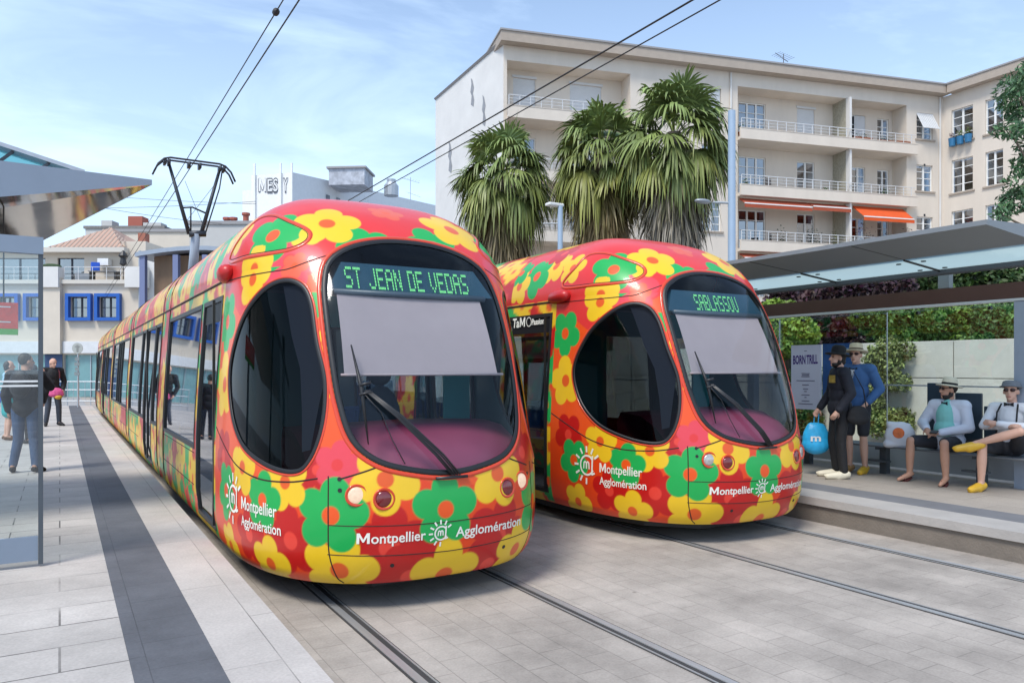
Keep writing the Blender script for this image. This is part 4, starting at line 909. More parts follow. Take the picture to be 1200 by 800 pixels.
# balcony things
M_terra=mat('terracotta',(.30,.10,.05),.8); M_leafd=mat('dark small leaves',(.035,.075,.022),.7,var=.4,vscale=8); M_purp=mat('purple leaves',(.07,.022,.045),.7,var=.3,vscale=8); M_bluep=mat('blue pot',(.03,.16,.32),.5)
def leaf_tuft(mb,c,r,n,s=.07,rg=random):
    for i in range(n):
        d=Vector((rg.gauss(0,1),rg.gauss(0,1),rg.gauss(0,1))); d=d.normalized()*rg.uniform(.3,1); p=Vector(c)+Vector((d.x*r[0],d.y*r[1],d.z*r[2])); u=Vector((rg.gauss(0,1),rg.gauss(0,1),rg.gauss(0,1))).normalized(); v=u.orthogonal().normalized()
        mb.add([p-u*s,p+v*s*.5,p+u*s,p-v*s*.5],[(0,1,2,3)])
def potted(x,y,z,kind,label,w=.5,h=.5,pot=None,leaf=None,grp=None):
    p=apt_world(x,y,z); b=MB(); b.lathe([(.10,0),(.15,.25),(.16,.27),(.13,.27),(.12,.22)],(0,0,0),10); o=b.obj('potted_plant',pot or M_terra); o.location=p; tag(o,label,'plant',grp)
    q=MB(); leaf_tuft(q,(0,0,.27+h*.5),(w*.5,w*.5,h*.55),70); q.obj('foliage',leaf or M_leafd,o); return o
potted(18.6,.9,8.3,0,'bushy potted plant on the awning balcony, left of the block screen',.9,1.3); potted(16.2,.6,8.3,0,'potted palm like plant in the middle of the lowest awning balcony',.8,1.2)
potted(21.2,.3,8.3,0,'purple leaved bush right below the bright orange awning',1.7,1.7,leaf=M_purp); potted(24.0,-.1,8.4,0,'purple leaved plant leaning out at the right end of the awning balcony',.8,1.3,leaf=M_purp)
potted(18.9,.5,11.3,0,'small green potted plant on the middle balcony beside the block screen',.5,.5)
def trough(x0,x1,y,z,label,m,h=.22,leaf=None):
    p=apt_world((x0+x1)/2,y,z); w=(x1-x0)/2; b=MB(); b.box(-w,w,-.11,.11,0,h); o=b.obj('flower_trough',m,bevel=.02); o.location=p; o.rotation_euler=APT.rotation_euler; tag(o,label,'planter')
    if leaf: q=MB(); leaf_tuft(q,(0,0,h+.12),(w,.14,.16),60,.06); q.obj('foliage',leaf,o)
    return o
trough(14.8,16.1,-.2,14.35,'ochre flower trough on the top balcony under the blue french window',mat('ochre plastic',(.45,.18,.03),.6),.34)
trough(20.2,21.4,-.2,14.35,'terracotta trough on the top balcony just right of the dividing wall',M_terra,.42,M_leafd); trough(21.8,22.9,-.2,14.35,'terracotta trough in the middle of the right hand top balcony',M_terra,.38,M_leafd); trough(23.1,24.0,-.2,14.35,'terracotta trough at the right end of the top balcony',M_terra,.42)
for x,y,z,w,h,lab,lf in ((13.6,.2,11.3,.4,.5,'small green plant at the left end of the middle balcony',M_leafd),(22.6,.1,11.3,.5,.6,'leafy green plant on the right part of the middle balcony',M_leafd),(13.3,.2,14.3,.4,.5,'small plant at the left end of the top balcony',M_leafd),(19.3,.2,8.3,.7,.9,'yellow green plant beside the block screen of the awning balcony',mat('yellow green leaves',(.16,.17,.03),.7,var=.3,vscale=8)),(22.3,.0,8.3,1.2,1.2,'purple leaved plant under the right half of the orange awning',M_purp),(4.1,.2,11.3,.4,.5,'green plant on the middle left balcony above the palms',M_leafd)):
    potted(x,y,z,0,lab,w,h,leaf=lf)
def chair(x,y,z,label,rz=0):
    o=MB(); o.box(-.22,.22,-.22,.22,.42,.46); o=o.obj('balcony_chair',mat('dark chair',(.10,.09,.085),.6)); o.location=apt_world(x,y,z); o.rotation_euler=(0,0,rz); tag(o,label,'chair')
    q=MB(); q.box(-.22,.22,.19,.22,.46,.95); q.obj('backrest',MATS['dark chair'],o)
    for a in (-.2,.2):
        for b in (-.2,.2): q=MB(); q.tube([(a,b,0),(a,b,.42)],.018,5); q.obj('leg',MATS['dark chair'],o)
chair(15.2,.2,11.3,'dark chair on the middle balcony beside the left french window'); chair(17.6,.3,11.3,'dark chair on the middle balcony below the narrow french window',.6); chair(15.4,.3,8.3,'dark chair on the awning balcony right of its left french window',.3)
for i,(x,lab,m) in enumerate(((.30,'leftmost blue flower pot on the sill of the top wing window',None),(.75,'middle blue flower pot on the sill of the top wing window',None),(1.2,'rightmost blue flower pot on the sill of the top wing window',None))):
    p=apt_world(*(WT@Vector((x+.40,-.25,14.58)))); b=MB(); b.lathe([(.17,0),(.21,.42),(.22,.44),(.19,.44),(.18,.38)],(0,0,0),12); o=b.obj('flower_pot',M_bluep); o.location=p; tag(o,lab,'flower pot','blue pots on the window sill')
    q=MB(); leaf_tuft(q,(0,0,.62),(.2,.2,.24),60,.06); q.obj('foliage',mat('bright small leaves',(.10,.16,.03),.7,var=.4,vscale=8) if i else M_purp,o)
# ------------------------------------------------------------------ far buildings at left
M_cr=mat('cream render',(.62,.55,.46),.85,var=.08,vscale=.7,bump=.05); M_tile=mat('striped roof tiles',(.46,.30,.23),.8,var=.15,vscale=3)
def shop_building():
    ob=(-3.267,57.96,0); rt=empty('shop_building',ob,R(-31)); tag(rt,'cream two storey building with square blue framed windows and turquoise shopfront','building')
    wn=[(-.1,1.1),(1.85,3.16),(4.52,5.72),(6.36,7.56),(-4.3,-3.0),(-2.2,-.9)]
    ops=[(a,b,5.06,6.37) for a,b in wn]+[(-8,2.9,0,2.7,.3),(4.0,9,0,2.7,.3)]
    w=MB(); wall_open(w,-9,9.2,0,7.35,ops,.25); w.obj('wall',M_cr,rt)
    for a,b in wn:
        window(rt,a,b,5.06,6.37,.2,2,2,sill=False,frame=mat('dark frame',(.03,.035,.05),.5))
        f=MB(); t=.21
        for (x0,x1,z0,z1) in ((a-t,a-.003,5.06-t,6.37+t),(b+.003,b+t,5.06-t,6.37+t),(a-.003,b+.003,5.06-t,5.057),(a-.003,b+.003,6.373,6.37+t)): f.box(x0,x1,-.30,-.003,z0,z1)
        f.obj('blue_surround',mat('blue frame paint',(.012,.10,.42),.45,var=.06),rt)
    M_sh=mat('turquoise shop window',(.16,.33,.35),.15,spec=.8,var=.15,vscale=1.2)
    for a,b in ((-8,2.9),(4.0,9)):
        q=MB(); q.quad((a,.25,0),(b,.25,0),(b,.25,2.7),(a,.25,2.7)); q.obj('shop_window',M_sh,rt)
        n=int((b-a)/1.6)
        for i in range(n+1): x=a+.03+(b-a-.06)*i/n; q=MB(); q.box(x-.03,x+.03,.19,.245,0,2.7); q.obj('mullion',M_galv,rt)
    q=MB(); q.box(2.9,4.0,-.06,-.003,0,2.72); q.obj('pillar',mat('dark blue tile',(.03,.06,.14),.5),rt)
    for a,b in ((-9,2.85),(4.05,9.2)): q=MB(); q.box(a,b,-.12,-.003,2.80,3.55); q.obj('sign_band',mat('white sign band',(.66,.67,.68),.5,var=.08,vscale=4),rt)
    q=MB(); q.box(2.88,4.03,-.35,-.003,2.75,7.6); q.obj('pier',M_cr,rt)
    q=MB(); q.box(-9.1,9.2,-.25,-.003,7.2,7.45); q.obj('terrace_edge',mat('pale edging',(.58,.54,.48),.8),rt)
    for a in (2.75,8.2): q=MB(); q.box(a,a+1.25,-.5,.2,6.95,8.25); q.obj('planter_box',M_ren2,rt)
    railing(rt,-9,2.7,7.45,.0,.85,.9); railing(rt,4.1,8.1,7.45,.0,.85,.9)
    # terrace storey
    up=[(2.7,4.46,7.4,9.1),(-1.6,1.9,7.4,9.1),(-6,-2.5,7.4,9.1)]
    w=MB(); wall_open(w,-9,8.9,7.35,9.4,up,.2,y=1.6); w.quad((8.9,1.6,7.35),(8.9,9,7.35),(8.9,9,9.4),(8.9,1.6,9.4)); w.obj('upper_wall',M_cr,rt)
    for a,b,c,d in up: window(rt,a,b,c,d,1.75,2,1,sill=False,frame=MATS['dark frame'])
    q=MB(); q.box(-9,9.2,0.01,1.59,7.30,7.34); q.obj('terrace_floor',MATS['pale edging'],rt)
    q=MB(); q.box(-9.2,7.4,1.0,9,9.4,9.72); q.obj('eaves',MATS['pale edging'],rt)
    q=MB(); q.add([(2.4,1.0,9.723),(7.3,1.0,9.723),(5.4,3.2,11.4),(4.9,6,11.4),(2.4,9,9.73),(7.3,9,9.73)],[(0,1,2),(1,5,3,2),(0,2,3,4)]); q.obj('roof',M_tile,rt)
    for i in range(16):
        t=(i+.5)/16; x=2.4+4.9*t; zt=9.74+1.64*max(0,1-abs(x-5.3)/2.7); yt=1.0+2.2*(zt-9.74)/1.66
        q=MB(); q.tube([(x,1.0,9.75),(x+(5.35-x)*.02,yt,zt+.02)],.05,4); q.obj('tile_ridge',mat('pale tile ridge',(.55,.42,.34),.8),rt)
    q=MB(); q.tube([(9.0,-.15,0),(9.0,-.15,9.3)],.09,6); q.obj('downpipe',M_galv,rt)
    q=MB(); q.box(8.95,11.5,.3,6,0,9.0); q.obj('side_wing',M_ren2,rt)
    q=MB(); q.box(5.6,6.3,1.1,1.55,8.55,9.0); q.obj('air_conditioner',M_white,rt)
    q=MB(); q.box(6.2,8.5,1.62,6,9.3,10.2); q.obj('roof_stair_block',M_cr,rt); q=MB(); q.box(7.3,7.8,3,3.6,10.2,11.0); q.obj('chimney',mat('brick chimney',(.32,.12,.08),.8),rt)
    return rt
SHOP=shop_building()
def shop_world(x,y,z): return Matrix.Translation(SHOP.location)@Matrix.Rotation(R(-31),4,'Z')@Vector((x,y,z))
def terrace_stuff():
    o=MB(); o.box(-.9,.9,-.35,.35,.7,.75); o=o.obj('terrace_table',M_black); o.location=shop_world(6.3,.7,7.35); o.rotation_euler=(0,0,R(-31)); tag(o,'dark table on the terrace above the blue windows','table')
    for a in (-.8,.8): q=MB(); q.box(a-.04,a+.04,-.3,.3,0,.7); q.obj('leg',M_black,o)
    o=MB(); o.box(-.25,.25,-.25,.25,0,.55); o=o.obj('cool_box',mat('strong blue plastic',(.02,.10,.55),.4),bevel=.03); o.location=shop_world(5.75,.6,8.10); tag(o,'small strong blue box on the dark terrace table','box')
    o=MB(); o.lathe([(.03,0),(.03,1.9)],(0,0,0),8); o=o.obj('folded_parasol',M_black); o.location=shop_world(7.5,.7,7.35); tag(o,'dark folded parasol leaning over the terrace above the blue windows','parasol'); q=MB(); q.lathe([(.05,.9),(.22,1.0),(.16,1.4),(.30,1.55),(.05,1.9)],(0,0,.2),10); q.obj('cover',M_black,o)
    o=MB(); o.box(-.45,.45,-.2,.2,0,.6); o=o.obj('terrace_crate',mat('grey plastic',(.3,.32,.34),.6),bevel=.03); o.location=shop_world(5.0,.5,7.35); tag(o,'grey crate on the terrace left of the dark table','crate')
    o=MB(); o.ell((0,0,0),(.55,.25,.16)); o=o.obj('hedge_plant',M_leafd); o.location=shop_world(3.4,-.15,8.32); tag(o,'clipped green plant in the white terrace planter box','plant')
terrace_stuff()
def simple_block(name,x,y,w,d,h,rz,label,m,wins=(),roofm=None,par=.0):
    rt=empty(name,(x,y,0),rz); tag(rt,label,'building'); b=MB(); wall_open(b,0,w,0,h,list(wins)); b.quad((0,d,0),(0,0,0),(0,0,h),(0,d,h)); b.quad((w,0,0),(w,d,0),(w,d,h),(w,0,h)); b.quad((0,0,h),(w,0,h),(w,d,h),(0,d,h)); b.obj('wall',m,rt)
    for a,bb,c,dd in wins: window(rt,a,bb,c,dd,.15,2,2,sill=False)
    b=MB(); b.box(-.15,w+.15,-.15,d+.15,h+.003,h+.3); b.obj('roof',roofm or MATS['roof flashing'],rt); return rt
def pxp(px,zf):
    k=(px-600)/882; ct,st=math.cos(R(31)),math.sin(R(31)); xr=k*zf; return xr*ct+zf*st,-xr*st+zf*ct
def zat(py,zf): return 1.8+(432-py)/882*zf
def placed(name,px0,px1,ytop,zf,label,m,d=8,wins=(),roofm=None):
    x,y=pxp(px0,zf); w=(px1-px0)/882*zf; return simple_block(name,x,y,w,d,zat(ytop,zf),R(-31),label,m,wins,roofm)
M_pale=mat('pale grey render',(.50,.49,.47),.85,var=.08,vscale=.5); M_rb=mat('red brick chimney',(.35,.10,.07),.8)
rt=placed('rooftop_house',222,420,263,66,'plain pale grey house with red chimney pots above the tram roof',M_pale,10)
for x,h in ((2.9,.3),(3.5,.3),(4.6,.7),(6.3,.3)):
    q=MB(); q.lathe([(.25,0),(.25,h),(.36,h),(.36,h+.2),(.2,h+.22)],(x,1,zat(263,66)+.3),10); q.obj('chimney_pot',M_rb,rt)
placed('cream_house',132,225,272,72,'low cream house under roof clutter, left of the grey pole arm',M_cr,10)
rt=placed('flat_roofed_house',100,192,268,84,'dark topped flat roofed house far behind the striped tile roof',M_pale,10,roofm=mat('dark roof clutter',(.20,.19,.18),.8,var=.3))
for x,h,w in ((1.5,1.2,1.2),(4.5,2.0,1.6),(6.2,.8,2.0)): q=MB(); q.box(x,x+w,.5,2,zat(268,84)+.3,zat(268,84)+.3+h*.6); q.obj('roof_box',M_rb if x==4.5 else M_pale,rt)
# brown canopy structure with blue grey roof behind the tram
def kiosk():
    x,y=pxp(171,40); rt=empty('timber_kiosk',(x,y,0),R(-31)); tag(rt,'brown timber clad kiosk with curved blue grey metal roof behind the tram','kiosk'); w=5.2; zt=zat(297,40)
    q=MB(); q.box(.25,w,.4,4,0,zt-.05); q.obj('wall',mat('brown timber',(.22,.14,.085),.7,var=.2,vscale=3,stretch=(1,1,.2)),rt)
    q=MB(); v=[];f=[]
    for i in range(9): t=i/8; v+=[(-.4+t*(w+.8),-.4,zt+.35*math.sin(PI*t*.9)),(-.4+t*(w+.8),4.4,zt+.35*math.sin(PI*t*.9)),(-.4+t*(w+.8),-.4,zt-.22+.35*math.sin(PI*t*.9)),(-.4+t*(w+.8),4.4,zt-.22+.35*math.sin(PI*t*.9))]
    for i in range(8): a=4*i; f+=[(a,a+4,a+5,a+1),(a+2,a+3,a+7,a+6),(a,a+2,a+6,a+4),(a+1,a+5,a+7,a+3)]
    q.add(v,f); q.obj('roof',M_steel,rt)
    for xx in (-.2,1.55,3.1): q=MB(); q.box(xx,xx+.28,-.3,.0,0,zt-.1); q.obj('post',mat('blue violet post',(.16,.19,.33),.5),rt)
kiosk()
# white building with big letters on its front
def lettered_building():
    x,y=pxp(284,75); rt=empty('office_building',(x,y,0),R(-31)+R(-4)); tag(rt,'white block with large outlined letters M E S Y near its flat roof','building')
    w=5.15; z0=zat(223,75); z1=zat(209,77); fx,fy=pxp(512,104); cr,sr=math.cos(R(35)),math.sin(R(35)); ddx,ddy=fx-x-w*cr,fy-y+w*sr; FX,FY=ddx*cr-ddy*sr,ddx*sr+ddy*cr; ZF=zat(241,104)
    q=MB(); q.box(0,.9,0,.5,0,z0); q.obj('low_corner',M_white,rt)
    q=MB(); q.add([(.9,0,0),(w,0,0),(w,0,z1),(.9,0,z1-.25)],[(0,1,2,3)]); q.obj('front_wall',mat('white render',(.78,.78,.77),.8,var=.05),rt)
    for xx in (1.2,3.85,4.98): q=MB(); q.box(xx,xx+.18,-.2,-.003,0,z1+.9); q.obj('pilaster',MATS['white render'],rt)
    L_=26; far=Vector((FX,FY)); q=MB(); q.add([(w,0,0),(w+far.x,far.y,0),(w+far.x,far.y,ZF),(w,0,z1)],[(0,1,2,3)]); sw=q.obj('side_wall',mat('grey white cladding',(.66,.68,.70),.7,var=.06),rt)
    q=MB(); q.add([(.9,0,z1-.25),(w,0,z1),(w+far.x,far.y,ZF),(far.x-6,far.y+6,ZF)],[(0,1,2,3)]); q.obj('roof',M_pale,rt)
    fd=far.normalized()
    for s0,s1,zb,zt,m in ((5.5,6.2,-2.6,-1.0,'dark'),(7.4,8.1,-2.5,-.9,'dark'),(11.5,14.2,-2.4,-.9,'dark'),(16,20,-1.7,-.6,'red'),(21,28,-1.4,.2,'dark')):
        q=MB(); n=Vector((fd.y,-fd.x))*.06
        for k in range(1): q.add([(w+fd.x*s0+n.x,fd.y*s0+n.y,z1+zb),(w+fd.x*s1+n.x,fd.y*s1+n.y,z1+zb),(w+fd.x*s1+n.x,fd.y*s1+n.y,z1+zt),(w+fd.x*s0+n.x,fd.y*s0+n.y,z1+zt)],[(0,1,2,3)])
        q.obj('window',mat('grey office window',(.13,.15,.18),.3) if m=='dark' else mat('red sign panel',(.45,.09,.10),.6,var=.3,vscale=2),rt)
    q=MB(); q.box(w+2.2,w+6.0,4.5,8,z1-.2,z1+1.5); q.obj('roof_room',mat('graffiti wall',(.45,.47,.52),.8,var=.45,vscale=1.3),rt); q=MB(); q.box(w+2.0,w+6.2,4.3,8.2,z1+1.5,z1+1.7); q.obj('roof_room_cap',MATS['roof flashing'],rt)
    q=MB(); q.lathe([(.8,0),(.8,1.1),(.5,1.5),(.5,1.8)],(w+7.8,9,z1-.4),12); q.obj('roof_tank',M_galv,rt)
    for i,(ch,xx) in enumerate((('M',1.66),('E',2.55),('S',3.12),('Y',4.15))):
        q=MB(); zb=z1-1.95; text_on(q,ch,lambda u,v,xx=xx: (xx+u,-.05,zb+v),0.80 if ch=='M' else .54,1.40,.06); q.obj('letter',mat('dark letter edge',(.10,.11,.13),.6),rt)
        q=MB(); text_on(q,ch,lambda u,v,xx=xx: (xx+.07+u,-.075,zb+.10+v),.70 if ch=='M' else .44,1.27,.0); q.obj('letter_face',M_white,rt)
    return rt
lettered_building()
x,y=pxp(481,100); antenna((x,y,zat(243,100)-.5),4.5,'small television antenna on the white lettered block, right of its tank',2)
placed('distant_terrace',345,515,262,118,'long pale terrace roof far behind the tram, right of the lettered block',M_pale,8)
# ------------------------------------------------------------------ palms, trees, climbers
M_palm=mat('palm leaf',(1,1,1),.45,attr='Col',spec=.4); M_leaf=mat('tree leaf',(1,1,1),.55,attr='Col',spec=.35)
M_bark=mat('bark',(.12,.095,.07),.9,var=.35,vscale=6,bump=.5,bscale=18,stretch=(1,1,.3)); M_ptr=mat('palm trunk',(.17,.135,.095),.9,var=.35,vscale=7,bump=.6,bscale=25)
def fan(rg,base,az,el,pet,rad,droop,nseg,spread,col,Vs,Fs,Cs,roll=0.0,ragged=.15):
    base=np.array(base); h=np.array([math.cos(az),math.sin(az),0.]); up=np.array([0,0,1.])
    d=h*math.cos(el)+up*math.sin(el); s=np.cross(d,up); s=s/(np.linalg.norm(s)+1e-9); nn=np.cross(s,d)
    s2=s*math.cos(roll)+nn*math.sin(roll); 
    # petiole
    t=np.linspace(0,1,4); mid=base+np.outer(t*pet,d)-np.outer((t**2)*pet*.22*max(.2,math.cos(el)),up); w=.022
    o=len(Vs)
    for i in range(4): Vs.append(mid[i]+s*w); Vs.append(mid[i]-s*w); Cs+= [col*.9+np.array([.05,.05,.0])]*2
    for i in range(3): Fs.append((o+2*i,o+2*i+1,o+2*i+3,o+2*i+2))
    c=mid[-1]; dd=d-up*.35*max(.15,math.cos(el)); dd/=np.linalg.norm(dd)
    for k in range(nseg):
        th=(k/(nseg-1)-.5)*spread+rg.normal(0,.03); q=dd*math.cos(th)+s2*math.sin(th); L=rad*(.82+.18*math.cos(th))*(1+rg.normal(0,ragged*.5)); L=max(.3,L)
        wd=rad*(.072 if nseg>20 else .05); side=np.cross(q,nn); side/=np.linalg.norm(side)+1e-9; fold=nn*(.35*(1 if k%2 else -1))
        o=len(Vs); tt=(0,.30,.58,.8,1.0); ww=(.25,1.0,.95,.6,.05); cv=col*(1+rg.normal(0,.12)); dr=droop*(1+rg.normal(0,.25))
        for a,b in zip(tt,ww):
            p=c+q*L*a*(1-.22*droop*a*a)-up*dr*L*max(0,a-.28)**1.6*1.1
            e=(side+fold)*wd*b*.5; Vs.append(p+e); Vs.append(p-e); cc=np.clip(cv*(1+.10*a)+np.array([.03,.022,.0])*(a**3),0,1); Cs+= [cc,cc]  # paler, warmer towards the tip: sunlit look painted into the frond colour
        for i in range(4): Fs.append((o+2*i,o+2*i+1,o+2*i+3,o+2*i+2))
def palm(px,zf,ytop,r,label,seed,dead=(.20,.155,.09),grey=.0):
    rg=np.random.default_rng(seed); x,y=pxp(px,zf); zc=zat(ytop,zf); rt=empty('palm_tree',(x,y,0)); tag(rt,label,'palm tree','shaggy fan palms')
    b=MB(); n=26; b.tube([(.03*math.sin(i*1.7),.03*math.cos(i*2.1),zc*i/n) for i in range(n+1)],[.36-.10*i/n+.02*(i%2) for i in range(n+1)],14); b.obj('trunk',M_ptr,rt,True)
    Vs=[];Fs=[];Cs=[]; g0=np.array([.125,.172,.055]); N=58
    for i in range(N):
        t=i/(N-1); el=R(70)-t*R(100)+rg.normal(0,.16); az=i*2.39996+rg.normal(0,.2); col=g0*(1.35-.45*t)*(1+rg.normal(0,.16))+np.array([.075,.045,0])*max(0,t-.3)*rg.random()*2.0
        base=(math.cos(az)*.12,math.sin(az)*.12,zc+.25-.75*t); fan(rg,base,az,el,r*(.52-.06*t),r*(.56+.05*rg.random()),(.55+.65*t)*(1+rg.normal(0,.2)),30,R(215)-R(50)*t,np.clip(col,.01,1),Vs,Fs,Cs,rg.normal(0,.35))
    link('crown',np_mesh('crown',np.array(Vs),np.array(Fs),M_palm,False,np.array(Cs)),rt)
    Vs=[];Fs=[];Cs=[]; D=np.array(dead)
    for i in range(230):
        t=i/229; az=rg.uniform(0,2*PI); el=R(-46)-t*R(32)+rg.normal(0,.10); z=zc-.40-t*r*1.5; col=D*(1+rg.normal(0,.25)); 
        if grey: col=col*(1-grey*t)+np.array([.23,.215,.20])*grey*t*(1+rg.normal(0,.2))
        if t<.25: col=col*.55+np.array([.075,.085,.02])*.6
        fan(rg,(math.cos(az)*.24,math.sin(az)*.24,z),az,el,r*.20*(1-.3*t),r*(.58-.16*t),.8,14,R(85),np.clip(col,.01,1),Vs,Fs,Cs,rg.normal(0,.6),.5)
    link('dead_frond_skirt',np_mesh('dead_frond_skirt',np.array(Vs),np.array(Fs),M_palm,False,np.array(Cs)),rt)
palm(590,27,206,1.95,'leftmost and lowest of the three shaggy fan palms above the trams',11)
palm(706,25.5,180,1.95,'middle fan palm with brown dead fronds between its two neighbours',12,(.22,.16,.08))
palm(790,24,157,2.05,'tallest fan palm with a grey skirt of dead fronds, next to the blue grey mast',13,(.21,.175,.12),.9)
def leaf_cloud(rg,clumps,n,size,base,sd=.28,asp=.55,hang=0.0):
    """clumps: (x,y,z,rx,ry,rz); leaves lie in a shell of each clump, colours vary from leaf to leaf"""
    V=[];C=[]; vol=np.array([c[3]*c[4]*c[5] for c in clumps])**.67; cnt=np.maximum(12,(n*vol/vol.sum())).astype(int); base=np.array(base)
    for c,k in zip(clumps,cnt):
        d=rg.normal(size=(k,3)); d/=np.linalg.norm(d,axis=1,keepdims=True); rr=rg.uniform(.35,1.08,size=(k,1))**.6; p=np.array(c[:3])+d*rr*np.array(c[3:6])
        u=rg.normal(size=(k,3))+d*.4; u[:,2]-=hang; u/=np.linalg.norm(u,axis=1,keepdims=True); v=np.cross(u,rg.normal(size=(k,3))); v/=np.linalg.norm(v,axis=1,keepdims=True)+1e-9
        s=size*rg.uniform(.6,1.3,size=(k,1)); q=np.stack([p-u*s,p+v*s*asp,p+u*s,p-v*s*asp],1).reshape(-1,3); V.append(q)
        cl=base*(1+rg.normal(0,.15))*(1+rg.normal(0,sd,size=(k,1)))+rg.normal(0,.006,size=(k,3)); C.append(np.repeat(np.clip(cl,.004,1),4,axis=0))
    V=np.vstack(V);C=np.vstack(C); F=np.arange(len(V)).reshape(-1,4); return V,F,C
def tree(name,px,zf,clumps_px,label,cat,base,seed,n=9000,size=.11,trunk=True,grp=None,asp=.55,hang=0.,limb=.05):
    """clumps given as (px,py,radius m, depth offset m)"""
    rg=np.random.default_rng(seed); x,y=pxp(px,zf); rt=empty(name,(x,y,0)); tag(rt,label,cat,grp); cl=[]
    f=np.array([math.sin(R(31)),math.cos(R(31))])
    for a,b,r,dz in clumps_px:
        X,Y=pxp(a,zf+dz); z=zat(b,zf+dz); cl.append((X-x,Y-y,z,r,r,r*.8))
        for j in range(4):
            d=rg.normal(size=3); d/=np.linalg.norm(d); cl.append((X-x+d[0]*r*.75,Y-y+d[1]*r*.75,z+d[2]*r*.55,r*.5,r*.5,r*.4))
    V,F,C=leaf_cloud(rg,cl,n,size,base,asp=asp,hang=hang); 
    b=MB(); zt=min(c[2] for c in cl); top=max(c[2] for c in cl)
    b.tube([(0,0,-.05),(.04,.02,zt*.6),(0,.05,(zt+top)/2)],[.05+.03*top/3,.04+.02*top/3,.03],8)
    b.obj('trunk',M_bark,rt,True)
    for c in cl[::5]:
        q=MB(); m=Vector((0,.02,zt*.75)); e=Vector(c[:3]); q.tube([m,(m+e)/2+Vector((0,0,.15)),e],[limb,limb*.7,limb*.3],6); q.obj('limb',M_bark,rt,True)
    link('crown',np_mesh('crown',V,F,M_leaf,False,C),rt); return rt
GR=(.085,.16,.030); DG=(.045,.085,.022); BG=(.17,.27,.040); PU=(.040,.020,.024)
tree('leafy_tree',1275,21,[(1192,105,.62,0),(1205,135,.55,.5),(1182,152,.38,-.3),(1215,95,.7,1),(1198,215,.50,0),(1188,238,.42,.3),(1175,252,.28,0),(1210,190,.5,.5),(1240,150,1.0,0),(1250,230,1.0,.5),(1290,110,1.3,0),(1300,190,1.4,0),(1340,140,1.4,0)],'feathery green tree reaching in at the right edge of the picture','tree',(.085,.165,.075),21,16000,.10,hang=.5,limb=.07,asp=.3)
tree('purple_tree',955,19.5,[(930,352,.75,0),(965,350,.9,.5),(1000,345,.8,.3),(1040,335,.7,.6),(950,385,.8,0),(990,385,.8,0),(965,318,.6,.5)],'dark purple leaved tree behind the stone wall, right of the tram','tree',PU,22,20000,.075)
tree('dark_tree',1090,21,[(1080,322,.9,0),(1115,315,.9,.4),(1050,325,.7,.2),(1140,320,.8,.2),(1100,350,.9,0),(1170,325,.8,.5),(1185,350,.9,0)],'tall dark green tree seen between canopy and brown beam','tree',DG,23,20000,.08)
for i,(px,zf,cl,lab,c) in enumerate([
 (925,16.5,[(915,385,.45,0),(935,392,.45,0),(925,365,.30,.2),(912,405,.4,0),(905,362,.25,0)],'bright green bush just right of the SABLASSOU tram',BG),
 (1045,17.0,[(1030,375,.5,0),(1060,372,.55,.2),(1045,395,.5,0),(1085,380,.5,0)],'mid green bush over the wall above the climbing ivy',GR),
 (1120,17.2,[(1105,372,.55,0),(1135,368,.5,.3),(1120,392,.5,0),(1095,390,.4,0)],'light green bush over the wall behind the seated man in the white blazer',(.13,.215,.036)),
 (1175,16.8,[(1160,378,.5,0),(1185,372,.5,.2),(1200,388,.5,0),(1150,392,.4,0)],'arching green bush over the wall at the right post',(.09,.165,.045))]):
    tree('bush',px,zf,cl,lab,'bush',c,30+i,17000,.055)
def climber(px0,px1,y0,y1,label,seed,col=(.22,.26,.085)):
    rg=np.random.default_rng(seed); X=13.80; k0=(px0-600)/882; k1=(px1-600)/882; ct,st=math.cos(R(31)),math.sin(R(31)); Ya=X*(ct-k0*st)/(st+k0*ct); Yb=X*(ct-k1*st)/(st+k1*ct); zf=X*st+(Ya+Yb)/2*ct
    zt=zat(y0,zf); zb=max(PH,zat(y1,zf)); rt=empty('climbing_ivy',(X,(Ya+Yb)/2,PH)); tag(rt,label,'climber'); w=abs(Ya-Yb)/2; cl=[]
    for i in range(34): cl.append((rg.uniform(-.16,.10),rg.uniform(-w*.8,w*.8)*(1-.25*abs(rg.random())),rg.uniform(zb,zt)-PH,.17,.20,.20))
    V,F,C=leaf_cloud(rg,cl,9500,.036,col,sd=.38,asp=.6); link('foliage',np_mesh('foliage',V,F,M_leaf,False,C),rt)
    b=MB(); b.tube([(.12,0,0),(.10,.1,.7),(.12,-.05,zt-PH-.2)],.03,6); b.obj('stem',M_bark,rt)
climber(1008,1072,402,512,'pale variegated ivy climbing the stone wall behind the hatted men',41)
climber(922,968,436,512,'low green climber on the stone wall under the lilac poster',42,(.07,.12,.03))
# ------------------------------------------------------------------ masts, lamps, wires
def mast(px,zf,ytop,r,label,cat,m):
    x,y=pxp(px,zf); b=MB(); zt=zat(ytop,zf); b.lathe([(r*1.5,0),(r*1.5,.12),(r,.14),(r*.92,zt)],(0,0,0),16); o=b.obj(cat.replace(' ','_'),m,None,True); o.location=(x,y,0); tag(o,label,cat); return o,zt
o,zt=mast(857.5,22,130,.115,'tall blue grey catenary mast right of the palms','catenary mast',mat('mast blue grey',(.23,.31,.41),.5,var=.05))
f=Vector((-math.cos(R(31)),math.sin(R(31)),0)); b=MB(); z=zat(238,22); b.tube([(0,0,z),f*.55+Vector((0,0,z+.02))],.035,8); b.obj('arm',M_galv,o)
b=MB(); p=f*.85+Vector((0,0,z+.05)); b.ell(p,(.30,.16,.07)); b.obj('lamp_head',M_galv,o,True)
o,zt=mast(656.5,24,242,.09,'short grey lamp post between the left and middle palms','lamp post',MATS['mast blue grey'])
